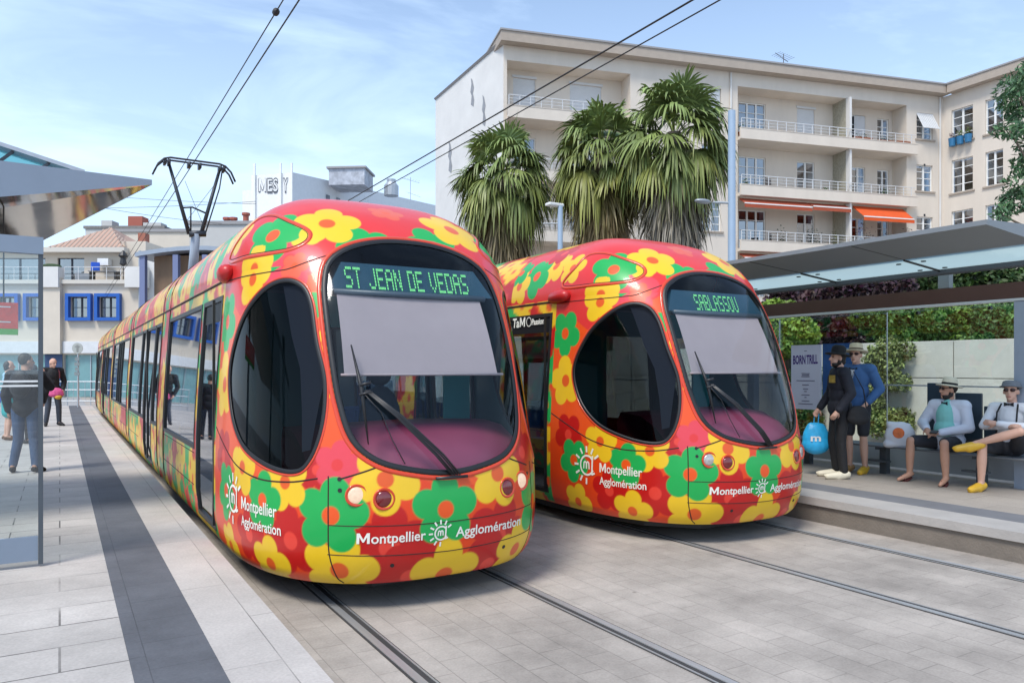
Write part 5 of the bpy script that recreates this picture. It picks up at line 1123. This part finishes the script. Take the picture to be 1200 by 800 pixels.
b=MB(); p=f*.18+Vector((0,0,zt+.02)); b.box(p.x-.28,p.x+.28,p.y-.14,p.y+.14,zt,zt+.10); b.obj('lamp_head',M_white,o,bevel=.03)
b=MB(); z=zat(262,24); b.tube([(0,0,z),f*.55+Vector((0,0,z))],.02,6); b.obj('bracket',M_galv,o)
M_wire=mat('wire black',(.015,.015,.017),.6)
def wire(a,b_,r,label,sag=.0,name='overhead_wire',n=18):
    a=Vector(a);b_=Vector(b_); m=MB(); m.tube([(b_-a)*(i/n)-Vector((0,0,sag*4*(i/n)*(1-i/n))) for i in range(n+1)],r,6); o=m.obj(name,M_wire,None,True); o.location=a; tag(o,label,'overhead wire','overhead tram wires'); return o
wire((2.54,-6,6.36),(2.54,70,6.36),.011,'black contact wire that the pantograph touches, over the left tram')
w=wire((2.47,-6,6.56),(2.47,70,6.52),.009,'thinner black wire with insulators, left of the one the pantograph touches')
def insul(parent,base,pos,n=3):
    for i in range(n):
        b=MB(); b.lathe([(.012,-.05),(.045,-.03),(.045,.03),(.012,.05)],(pos[0]-base[0],pos[1]-base[1]+.30*i*(1+.6*i),pos[2]-base[2]),10,(0,1,0)); b.obj('insulator',M_wire,parent)
insul(w,(2.47,-6,6.56),(2.47,8.9,6.55))
wire((6.33,-6,6.10),(6.33,70,6.10),.012,'upper black wire running over the SABLASSOU tram in front of the beige block')
w=wire((6.62,-6,6.12),(6.62,70,6.06),.009,'lower thin wire over the SABLASSOU tram with insulators at the top of the picture')
insul(w,(6.62,-6,6.12),(6.62,4.72,6.11),2)
def span(p0,z0,p1,z1,label,r=.012):
    a=pxp(*p0);b=pxp(*p1); wire((a[0],a[1],zat(z0,p0[1])),(b[0],b[1],zat(z1,p1[1])),r,label,.12,'span_wire')
span((60,46),224,(300,46),239,'upper of the thin level cables crossing behind the pantograph'); span((60,44),244,(300,44),236,'thin cable crossing just under the pantograph head'); span((90,40),238,(260,48),262,'lowest sagging cable left of the pantograph'); span((-10,48),250,(150,40),228,'slanting cable over the cream shop building')
def barrier():
    x,y=pxp(-30,34); rt=empty('barrier',(x,y,0),R(-31)); tag(rt,'grey metal pedestrian barrier across the end of the left platform','barrier'); w=150/882*34
    for z in (.35,.85,1.22): b=MB(); b.tube([(0,0,z),(w,0,z)],.025,6); b.obj('rail',M_galv,rt)
    n=22; b=MB()
    for i in range(n+1):
        b=MB(); b.tube([(w*i/n,0,.0 if i%4==0 else .35),(w*i/n,0,1.22)],.022 if i%4==0 else .012,5); b.obj('post' if i%4==0 else 'bar',M_galv,rt)
barrier()
def round_sign():
    x,y=pxp(91.5,30); z=zat(408,30); b=MB(); b.tube([(0,0,PH),(0,0,z)],.035,8); o=b.obj('round_sign',M_galv); o.location=(x,y,0); o.rotation_euler=(0,0,R(-31)); tag(o,'round grey sign on a sticker covered pole near the bald man','sign')
    q=MB(); q.lathe([(.215,-.02),(.215,.0)],(0,-.05,z),24,(0,-1,0)); q.obj('disc',mat('grey green sign face',(.36,.38,.36),.5,var=.08),o); q=MB(); q.box(-.035,.035,-.062,-.056,z-.13,z+.13); q.box(-.10,.10,-.0625,-.0605,z+.05,z+.09); q.obj('mark',mat('sign mark grey',(.22,.23,.22),.6),o)
    for i,(dz,s) in enumerate(((.42,.10),(.62,.12),(.82,.09),(1.0,.12))): q=MB(); q.box(-s,s*.8,-.055,-.045,z-dz-.08,z-dz+.06); q.obj('sticker',mat('sticker grey',(.20,.24,.25),.6,var=.4,vscale=20),o)
round_sign()
# ------------------------------------------------------------------ people
def blob(name,prims,vox,m,parent,smooth=2):
    mb=MB()
    for p in prims:
        if p[0]=='c':
            a,b_=Vector(p[1]),Vector(p[2]); r0,r1=p[3],p[4]; d=b_-a; L=d.length
            if L<1e-4: continue
            pr=[(r0*math.sin(t),-r0*math.cos(t)) for t in np.linspace(.12,PI/2,5)]+[(r1*math.cos(t),L+r1*math.sin(t)) for t in np.linspace(0,PI/2-.12,5)]
            mb.lathe(pr,a,12,d)
        else: mb.ell(p[1],p[2],14,10,p[3] if len(p)>3 else None)
    me=mb.mesh(name,m,True); o=link(name,me); bm=bmesh.new(); bm.from_mesh(me); bmesh.ops.recalc_face_normals(bm,faces=bm.faces); bm.to_mesh(me); bm.free()
    r=o.modifiers.new('r','REMESH'); r.mode='VOXEL'; r.voxel_size=vox; r.use_smooth_shade=True
    if smooth: s=o.modifiers.new('s','SMOOTH'); s.iterations=smooth; s.factor=.5
    dg=bpy.context.evaluated_depsgraph_get(); me2=bpy.data.meshes.new_from_object(o.evaluated_get(dg)); bpy.data.objects.remove(o); me2.name=name
    me2.polygons.foreach_set('use_smooth',[True]*len(me2.polygons)); return link(name,me2,parent)
SKIN=mat('skin',(.62,.36,.26),.55,var=.08,vscale=6); SKIN2=mat('tanned skin',(.50,.27,.18),.55,var=.08,vscale=6); HAIRM=mat('dark hair',(.018,.013,.010),.6)
def J0():
    j=dict(pelvis=(0,0,.96),waist=(0,.0,1.12),chest=(0,.015,1.30),neck=(0,-.005,1.47),head=(0,.03,1.625))
    for s,k in ((-1,'L'),(1,'R')):
        j['hip'+k]=(s*.095,0,.92); j['knee'+k]=(s*.10,.02,.50); j['ank'+k]=(s*.105,-.02,.085); j['toe'+k]=(s*.125,.165,.03); j['sh'+k]=(s*.185,-.005,1.42); j['el'+k]=(s*.245,-.05,1.14); j['wr'+k]=(s*.245,.06,.90)
    return j
def lerp(a,b,t): a=Vector(a);b=Vector(b); return a+(b-a)*t
def hand(pr,w,dirv,palm,sd,curl=.6):
    d=Vector(dirv).normalized(); p=Vector(palm); p=(p-d*p.dot(d)).normalized(); s=d.cross(p).normalized()*sd; w=Vector(w)
    pr.append(('c',w,w+d*.075,.024,.030)); pr.append(('c',w+d*.02-s*.016,w+d*.08-s*.022,.018,.016)); pr.append(('c',w+d*.02+s*.016,w+d*.08+s*.022,.018,.016))
    for i,(o,L) in enumerate(((-.030,.060),(-.010,.074),(.010,.070),(.030,.054))):
        b=w+d*.078+s*o; d1=(d*math.cos(curl*.5)+p*math.sin(curl*.5)); d2=(d*math.cos(curl*1.4)+p*math.sin(curl*1.4)); m=b+d1*L*.55; pr.append(('c',b,m,.0095,.009)); pr.append(('c',m,m+d2*L*.5,.009,.0075))
    t0=w+d*.025-s*.026; t1=t0+(d*.6-s*.7+p*.35).normalized()*.042; pr.append(('c',t0,t1,.012,.010)); pr.append(('c',t1,t1+(d*.85-s*.2+p*.4).normalized()*.032,.010,.008))
def rotz(a): return Matrix.Rotation(a,3,'Z')
def person(label,loc,rz,J,skin=SKIN,top=None,legs=None,shoe=None,hair=None,hat=None,yaw=0,pitch=0,scale=1.0,shades=False,beard=False,palms=None,curl=.6,extra=None,fat=1.0):
    rt=empty('person',loc,rz); rt.scale=(scale,)*3; tag(rt,label,'person'); V=Vector
    H=V(J['head']); hr=rotz(yaw)@Matrix.Rotation(pitch,3,'X'); hp=lambda x,y,z: H+hr@V((x,y,z))
    b=[('e',H+hr@V((0,-.008,.022)),(.074,.094,.098),hr),('e',hp(0,.022,-.045),(.055,.068,.075),hr),('c',hp(0,.086,.012),hp(0,.106,-.022),.010,.016),('e',hp(.076,-.005,-.012),(.012,.022,.032),hr),('e',hp(-.076,-.005,-.012),(.012,.022,.032),hr),('e',hp(0,.082,-.062),(.022,.014,.010),hr),('e',hp(0,.074,-.095),(.024,.02,.022),hr)]
    b+=[('c',J['neck'],hp(0,-.02,-.06),.056,.052),('c',lerp(J['neck'],J['chest'],.5),J['neck'],.075,.058)]
    b+=[('c',J['shL'],J['shR'],.062,.062),('e',J['chest'],(.155*fat,.105*fat,.17)),('e',J['waist'],(.135*fat,.10*fat,.16)),('e',J['pelvis'],(.15*fat,.11*fat,.13))]
    for k in 'LR':
        b+=[('c',J['sh'+k],J['el'+k],.050,.038),('c',J['el'+k],J['wr'+k],.039,.026),('c',J['hip'+k],J['knee'+k],.082,.052),('c',J['knee'+k],lerp(J['knee'+k],J['ank'+k],.4),.051,.055),('c',lerp(J['knee'+k],J['ank'+k],.4),J['ank'+k],.055,.034)]
        d=V(J['wr'+k])-V(J['el'+k]); sd=1 if k=='R' else -1; pl=(palms or {}).get(k,(-sd,0.05,0)); hand(b,J['wr'+k],d,pl,sd,curl)
        b+=[('c',J['ank'+k],lerp(J['ank'+k],J['toe'+k],.6),.036,.032),('c',lerp(J['ank'+k],J['toe'+k],.5),J['toe'+k],.034,.022),('c',J['ank'+k],V(J['ank'+k])-(V(J['toe'+k])-V(J['ank'+k])).normalized()*.03,.034,.034)]
    body=blob('body',b,.0095,skin,rt,2)
    if shades: 
        q=MB()
        for s in (-1,1): q.ell(hp(s*.034,.086,.015),(.030,.012,.022),10,8,hr)
        q.tube([hp(-.074,0,.02),hp(-.06,.075,.02),hp(.06,.075,.02),hp(.074,0,.02)],.005,5); q.obj('sunglasses',mat('sunglass lens',(.03,.008,.008),.12),rt,True)
    else:
        for s in (-1,1):
            q=MB(); q.ell(hp(s*.032,.077,.012),(.014,.010,.008),8,6,hr); q.obj('eye',mat('eye dark',(.03,.022,.018),.3),body,True)
    q=MB(); q.ell(hp(0,.092,-.066),(.022,.008,.006),8,6,hr); q.obj('lips',mat('lips',(.36,.12,.10),.5),body,True)
    if hair=='short': blob('hair',[('e',H+hr@V((0,-.022,.034)),(.080,.096,.098),hr)],.010,HAIRM,rt,1)
    if hair=='back': blob('hair',[('e',H+hr@V((0,-.035,.015)),(.080,.085,.100),hr),('e',H+hr@V((0,-.06,-.05)),(.06,.05,.06),hr)],.010,HAIRM,rt,1)
    if beard: blob('beard',[('e',hp(0,.030,-.088),(.056,.060,.046),hr),('e',hp(.056,-.005,-.055),(.018,.030,.045),hr),('e',hp(-.056,-.005,-.055),(.018,.030,.045),hr)],.009,HAIRM,rt,1)
    if hat:
        kind,m,band=hat; up=hr@V((0,-.15,1)).normalized(); c=hp(0,-.012,.052); q=MB()
        if kind=='brim': q.lathe([(.155,-.012),(.160,-.004),(.152,.004),(.092,.010),(.090,.04),(.086,.085),(.078,.105),(.05,.112),(.001,.106)],c,28,up)
        elif kind=='wide': q.lathe([(.165,-.02),(.172,-.010),(.15,.002),(.095,.008),(.095,.04),(.090,.09),(.06,.118),(.001,.115)],c,28,up)
        else: q.lathe([(.118,-.008),(.122,.0),(.100,.006),(.096,.03),(.088,.062),(.06,.074),(.001,.074)],c+hr@V((0,.015,0)),28,up)
        ho=q.obj('hat',m,rt,True)
        if band: q=MB(); q.lathe([(.0945,.012),(.0955,.014),(.0935,.036),(.0915,.038)],c,28,up); q.obj('hat_band',band,ho,True)
    def sleeve(k,t,ra,rb,rc):
        o=[('c',J['sh'+k],J['el'+k],ra,rb)]
        if t>0: o.append(('c',J['el'+k],lerp(J['el'+k],J['wr'+k],t),rb,rc))
        return o
    if top:
        kind,m=top[:2]; jk=kind=='jacket'; e=.022 if jk else .010
        p=[('c',J['shL'],J['shR'],.064+e,.064+e),('e',J['chest'],(.160*fat+e,.110*fat+e,.18+e)),('e',J['waist'],(.140*fat+e*1.3,.106*fat+e*1.3,.17)),('c',lerp(J['neck'],J['chest'],.35),lerp(J['neck'],J['chest'],.1),.075+e*.5,.062+e*.4)]
        if kind!='short': p+=sleeve('L',.93,.056+e,.046+e,.033+e*.8)+sleeve('R',.93,.056+e,.046+e,.033+e*.8)
        else: p+=[('c',J['sh'+k],lerp(J['sh'+k],J['el'+k],.6),.062,.052) for k in 'LR']
        if jk: p+=[('e',J['pelvis'],(.163*fat+e,.125*fat+e,.16))]
        else: p+=[('e',lerp(J['waist'],J['pelvis'],.5),(.148*fat+e,.112*fat+e,.14))]
        blob({'jacket':'jacket','shirt':'shirt','short':'shirt'}[kind],p,.011,m,rt,3)
    if legs:
        kind,m=legs; p=[('e',J['pelvis'],(.160*fat,.120*fat,.14))]
        for k in 'LR':
            if kind=='shorts': p+=[('c',J['hip'+k],lerp(J['hip'+k],J['knee'+k],.84),.098,.080)]
            elif kind=='skirt': p+=[('c',J['hip'+k],lerp(J['hip'+k],J['knee'+k],.75),.11,.12)]
            else: p+=[('c',J['hip'+k],J['knee'+k],.096,.070),('c',J['knee'+k],lerp(J['knee'+k],J['ank'+k],.93),.070,.056 if kind=='trousers' else .048)]
        if kind=='skirt': p+=[('c',lerp(J['hipL'],J['kneeL'],.6),lerp(J['hipR'],J['kneeR'],.6),.10,.10)]
        blob({'shorts':'shorts','skirt':'skirt'}.get(kind,'trousers'),p,.011,m,rt,2)
    if shoe:
        kind,m=shoe
        for k in 'LR':
            a=V(J['ank'+k]); t=V(J['toe'+k]); d=(t-a); dn=V((d.x,d.y,d.z)); 
            fw=dn.normalized(); 
            if kind=='clog': p=[('c',a-fw*.045+V((0,0,-.035)) if abs(fw.z)<.9 else a,a+fw*.09+V((0,0,-.03)),.050,.055),('c',a+fw*.06+V((0,0,-.020)),t+fw*.035+V((0,0,.012)),.058,.042),('c',t+fw*.02+V((0,0,.01)),t+fw*.075+V((0,0,.036)),.042,.016)]
            elif kind=='flip':
                q=MB(); s=fw.cross(V((0,0,1))).normalized(); c=lerp(a,t,.5); c.z=.012
                poly=[]
                for th in np.linspace(0,2*PI,20)[:-1]: poly.append(c+fw*.14*math.cos(th)+s*.045*math.sin(th))
                n=len(poly); q.add([tuple(v) for v in poly]+[tuple(v-V((0,0,.014))) for v in poly],[tuple(range(n)),tuple(range(2*n-1,n-1,-1))]+[(i,n+i,n+(i+1)%n,(i+1)%n) for i in range(n)]); so=q.obj('flip_flop',m,rt)
                q=MB(); q.tube([c+s*.045,lerp(a,t,.75)+V((0,0,.030)),c-s*.045],.008,5); q.obj('strap',m,so); continue
            else: p=[('c',a-fw*.04+V((0,0,-.04)),lerp(a,t,.5)+V((0,0,-.02)),.044,.042),('c',lerp(a,t,.4),t+fw*.03,.044,.030)]
            so=blob('clog' if kind=='clog' else 'shoe',p,.010,m,rt,2)
    return rt
def bowtie(rt,c,m,rz=0):
    q=MB(); c=Vector(c); 
    for s in (-1,1):
        x=Vector((math.cos(rz),math.sin(rz),0))*s; q.add([c+x*.008+Vector((0,0,.008)),c+x*.055+Vector((0,0,.026)),c+x*.055-Vector((0,0,.026)),c+x*.008-Vector((0,0,.008))],[(0,1,2,3)])
    q.ell(c,(.013,.012,.013)); q.obj('bow_tie',m,rt)
NAVY=mat('black navy cloth',(.014,.016,.026),.75,var=.1,bump=.55,bscale=11); BLUE=mat('mid blue blazer',(.045,.125,.30),.75,var=.08,bump=.55,bscale=11); WHITEC=mat('white cloth',(.62,.65,.74),.75,var=.04,bump=.55,bscale=11); MINT=mat('mint shirt',(.22,.55,.50),.75,var=.06,bump=.55,bscale=11); SHORTS=mat('dark shorts',(.022,.023,.030),.8,bump=.55,bscale=11)
STRAW=mat('straw',(.58,.50,.35),.8,var=.08,vscale=30); BLKH=mat('black felt',(.010,.010,.011),.8); YCLOG=mat('yellow clog paint',(.68,.40,.03),.35,var=.1); WCLOG=mat('cream clog',(.68,.62,.48),.5); BCLOG=mat('brown clog',(.38,.20,.07),.5); JEAN=mat('blue denim',(.045,.085,.17),.8,var=.2,vscale=8,bump=.55,bscale=11); BLK=mat('black cloth',(.013,.013,.015),.8,var=.15,bump=.55,bscale=11); PALE=mat('white shirt cloth',(.70,.71,.74),.75,bump=.55,bscale=11)
F_LEFT=R(31)+R(90)   # a person turned to the left of the picture
def face(vx,vy): return math.atan2(vy,vx)-PI/2
# man in black with the blue bag
J=J0(); J['wrL']=(-.25,.10,.92); J['elL']=(-.26,-.06,1.15); J['elR']=(.25,.04,1.15); J['wrR']=(.22,.20,.93); J['toeL']=(-.13,.165,.035); J['toeR']=(.14,.185,.035); J['ankR']=(.13,.0,.085); J['kneeR']=(.12,.05,.5)
pf=face(-.80,.60)
P1=person('man in black suit and black hat with cream clogs holding a blue bag',(9.32,6.64,PH),pf,J,SKIN,('jacket',NAVY),('trousers',BLK),('clog',WCLOG),'back',('wide',BLKH,None),yaw=R(8),scale=1.03,beard=True,fat=1.08)
q=MB(); q.box(-.045,.045,-.004,.004,-.05,.05); o=q.obj('badge',mat('gold badge',(.40,.28,.06),.5,var=.4,vscale=40),P1); o.location=(-.115,.135,1.34); o.rotation_euler=(0,0,R(38))
def world_of(rt,p): return Matrix.Translation(rt.location)@Matrix.Rotation(rt.rotation_euler[2],4,'Z')@Matrix.Scale(rt.scale[0],4)@Vector(p)
def bag(name,label,loc,rz,r,m,strap=None,flat=.5):
    o=blob(name,[('e',(0,0,0),(r[0],r[1],r[2])),('e',(0,0,-r[2]*.35),(r[0]*1.1,r[1]*1.05,r[2]*.65)),('e',(0,r[1]*.3,r[2]*.45),(r[0]*.6,r[1]*.5,r[2]*.55)),('e',(0,-r[1]*.3,r[2]*.45),(r[0]*.6,r[1]*.5,r[2]*.5))],.014,m,None,2); o.location=loc; o.rotation_euler=(0,0,rz); tag(o,label,'bag')
    if strap: q=MB(); q.tube(strap,.008,6); q.obj('strap',m,o)
    return o
M_bb=mat('bright blue bag',(.03,.42,.78),.35,var=.2,vscale=9,bump=.25,bscale=10)
w=world_of(P1,(.21,.25,.92)); w.z=.28+.53
o=bag('plastic_bag','bright blue plastic bag with a white mark held by the man in black',(w.x,w.y,w.z),pf,(.09,.19,.23),M_bb,[(0,-.03,.20),(.0,-.04,.36),(0,.02,.36),(0,.03,.20)])
o.rotation_euler=(0,0,pf)
q=MB(); f2=lambda u,v:(-.098-.0*u,.10-u,-.03+v); text_on(q,'m',f2,.14,.10,.03); q.obj('white_mark',M_white,o)
w=world_of(P1,(-.20,-.17,.86)); o=bag('handbag','black handbag hanging at the side of the man in black',(w.x,w.y,w.z),pf,(.06,.145,.135),BLK,[(0,-.11,.08),(.03,-.08,.35),(.06,.04,.60),(.04,.1,.35),(0,.11,.08)])
# man in the blue blazer
J=J0(); J['elR']=(.27,-.06,1.16); J['wrR']=(.20,.10,.96); J['elL']=(-.29,-.05,1.16); J['wrL']=(-.20,.12,.98)
P2=person('man in blue blazer, shorts and straw hat wearing brown and yellow clogs',(10.02,6.86,PH),face(-.98,-.20),J,SKIN,('jacket',BLUE),('shorts',SHORTS),('clog',YCLOG),'short',('brim',STRAW,mat('brown band',(.12,.08,.05),.7)),yaw=R(6),scale=1.06,shades=True)
bowtie(P2,(0,.11,1.43),BLK)
q=MB(); q.add([(-.035,.150,1.42),(.035,.150,1.42),(.0,.165,1.22)],[(0,1,2)]); q.obj('shirt_front',PALE,P2)
for ch in P2.children:
    if ch.name.startswith('clog') and ch.bound_box[0][0]>-.02: ch.data.materials.clear(); ch.data.materials.append(BCLOG)
# seated men
def JS(sp=.16):
    j=J0(); dz=-.44
    for k in ('pelvis','waist','chest','neck','head'): x,y,z=j[k]; j[k]=(x,y-.06*(z-.96)/.6*0,z+dz)
    for s,k in ((-1,'L'),(1,'R')):
        j['hip'+k]=(s*.10,.03,.50); j['knee'+k]=(s*sp,.46,.53); j['ank'+k]=(s*sp*1.05,.44,.085); j['toe'+k]=(s*(sp*1.05+.03),.62,.028); j['sh'+k]=(s*.19,-.02,.98); j['el'+k]=(s*.27,.02,.71); j['wr'+k]=(s*.15,.24,.64)
    return j
J=JS(.20); J['chest']=(0,-.03,.86); J['neck']=(0,-.03,1.03); J['head']=(0,.0,1.19); J['waist']=(0,-.02,.68); J['wrL']=(-.03,.27,.64); J['wrR']=(.14,.26,.68); J['elR']=(.33,.02,.74); J['kneeR']=(.24,.45,.53); J['ankR']=(.27,.42,.085); J['toeR']=(.31,.60,.028)
P3=person('seated man in white blazer, mint shirt and striped straw hat, legs apart in flip flops',(10.33,5.70,PH),face(-1,.0),J,SKIN2,('jacket',WHITEC),('shorts',SHORTS),('flip',mat('dark red flip flop',(.09,.02,.02),.7)),'short',('brim',mat('pale straw',(.66,.60,.46),.8,var=.06,vscale=30),BLK),yaw=R(-35),scale=1.04,shades=True,beard=True,palms={'L':(0,0,-1),'R':(-.5,0,-.8)},fat=1.18)
blob('shirt',[('e',(0,.048,.84),(.125,.118,.19)),('e',(0,.055,.68),(.145,.14,.14)),('c',(0,.035,.97),(0,.01,1.02),.078,.055)],.011,MINT,P3,2); bowtie(P3,(0,.095,1.015),NAVY,R(-20))
q=MB(); q.box(-.05,.05,-.008,.008,-.035,.035); o=q.obj('mobile_phone',M_black,bevel=.006); w=world_of(P3,(-.01,.35,.655)); o.location=w; o.rotation_euler=(R(60),0,P3.rotation_euler[2]); tag(o,'black phone in the hands of the seated man in the white blazer','phone')
J=JS(.13); J['chest']=(0,-.04,.86); J['neck']=(0,-.04,1.03); J['head']=(0,-.01,1.19); J['waist']=(0,-.02,.68)
J['kneeR']=(.12,.46,.54); J['ankR']=(.13,.47,.085); J['toeR']=(.14,.66,.03)
J['hipL']=(-.10,.04,.52); J['kneeL']=(-.25,.38,.73); J['ankL']=(.15,.52,.575); J['toeL']=(.30,.62,.50)
J['elL']=(-.26,.10,.76); J['wrL']=(.06,.23,.80); J['elR']=(.26,.10,.76); J['wrR']=(-.06,.20,.77)
P4=person('seated man in white shirt, black braces and grey cap, legs crossed, yellow clogs',(10.33,4.92,PH),face(-1,-.06),J,SKIN,('shirt',PALE),('shorts',SHORTS),('clog',YCLOG),'short',('cap',mat('grey cap',(.16,.17,.19),.8,var=.15,vscale=40),None),yaw=R(10),scale=1.04,shades=True,palms={'L':(0,-1,-.2),'R':(0,-1,-.2)})
bowtie(P4,(0,.055,1.03),BLK)
for s in (-1,1):
    q=MB(); q.tube([(s*.09,.03,1.035),(s*.11,.105,.93),(s*.11,.125,.80),(s*.11,.12,.66)],.010,6); q.obj('brace',BLK,P4)
def tote():
    o=blob('shopping_bag',[('e',(0,0,.16),(.20,.07,.20)),('c',(-.16,0,.04),(.16,0,.04),.06,.06),('c',(-.10,0,.30),(.14,0,.32),.04,.04)],.014,mat('white plastic bag',(.66,.68,.72),.4,bump=.3,bscale=9),None,2); o.location=(10.16,6.28,PH+.42); o.rotation_euler=(0,0,R(122)); tag(o,'white carrier bag with an orange disc, on the bench left of the mint shirt man','bag')
    q=MB(); q.lathe([(.075,0),(.07,.012)],(.02,.068,.20),20,(0,1,0)); q.obj('orange_disc',mat('orange print',(.75,.16,.03),.5,var=.3,vscale=14),o)
    bb=bag('dark_bag','soft dark bag on the bench between the two seated men',(10.42,5.36,PH+.50),R(90),(.20,.12,.10),BLK); q=MB(); q.tube([(-.05,.1,0),(-.08,.16,-.15),(-.06,.15,-.32)],.016,6); q.obj('strap',BLK,bb)
tote()
# people on the left platform
J=J0(); J['wrL']=(-.20,.14,.92); J['elL']=(-.28,-.04,1.14); J['wrR']=(.22,.10,.90); J['elR']=(.28,-.04,1.14); J['head']=(.0,.06,1.61); J['ankL']=(-.16,-.02,.085); J['toeL']=(-.21,.15,.03); J['kneeL']=(-.14,.02,.5); J['ankR']=(.14,-.02,.085); J['toeR']=(.19,.15,.03)
GJ=mat('grey dark denim',(.05,.062,.085),.8,var=.2,vscale=8,bump=.55,bscale=11)
P5=person('bald man in black sweater and grey jeans on the left platform looking down',(-.17,23.5,PH),face(.25,-.97),J,SKIN,('jacket',BLK),('trousers',GJ),('shoe',BLK),None,None,yaw=R(25),pitch=R(-18),scale=1.04)
w=world_of(P5,(-.02,.26,.86)); o=bag('pink_bag','pink and yellow bag carried by the bald man',w,0,(.17,.10,.13),mat('pink cloth',(.68,.09,.26),.6,var=.4,vscale=9)); q=MB(); q.ell((.05,-.05,-.12),(.09,.07,.06)); q.obj('yellow_patch',mat('yellow cloth',(.55,.33,.03),.7),o,True)
q=MB(); q.tube([(-.11,.02,1.49),(-.13,.125,1.38),(-.13,.14,1.22)],.016,6); q.obj('shoulder_strap',mat('maroon strap',(.12,.02,.03),.7),P5)
J=J0(); J['wrR']=(.14,.30,1.45); J['elR']=(.28,.12,1.25); J['ankL']=(-.17,.0,.085); J['ankR']=(.15,-.05,.085); J['toeL']=(-.22,.16,.03); J['toeR']=(.19,.12,.03)
P6=person('person in jeans and dark top seen from behind through the left glass',(-.43,13.15,PH),face(.30,.95),J,SKIN2,('jacket',BLK),('trousers',JEAN),('shoe',BLK),'short',None,yaw=R(-45),scale=1.0)
o=blob('backpack',[('e',(0,0,0),(.15,.09,.21)),('e',(0,-.05,-.06),(.11,.07,.11))],.014,mat('black backpack',(.02,.02,.023),.6,var=.2,vscale=9),None,2); w=world_of(P6,(0,-.20,1.30)); o.location=w; o.rotation_euler=(0,0,P6.rotation_euler[2]); tag(o,'black backpack worn by the jeans clad person behind the left glass','backpack')
J=J0(); J['wrL']=(-.16,.20,1.18); J['elL']=(-.26,.0,1.14); J['wrR']=(.16,.22,1.16)
P7=person('woman in short teal skirt and pale blue top waiting behind the left glass',(-.95,19.3,PH),face(.95,.2),J,SKIN,('short',mat('pale blue top',(.30,.50,.62),.7)),('skirt',mat('teal skirt',(.02,.36,.36),.7)),('shoe',mat('brown sandal',(.12,.06,.03),.7)),'back',None,scale=.97)
w=world_of(P7,(-.24,-.02,.95)); bag('shoulder_bag','royal blue bag on the arm of the woman in the teal skirt',w,0,(.12,.07,.15),mat('royal blue cloth',(.03,.08,.42),.6))
J=J0(); P8=person('person in black clothes with a black bag half hidden by the shelter post',(-.47,18.2,PH),face(-.4,.9),J,SKIN2,('jacket',BLK),('trousers',BLK),('shoe',BLK),'short',None,yaw=.4,scale=.92)
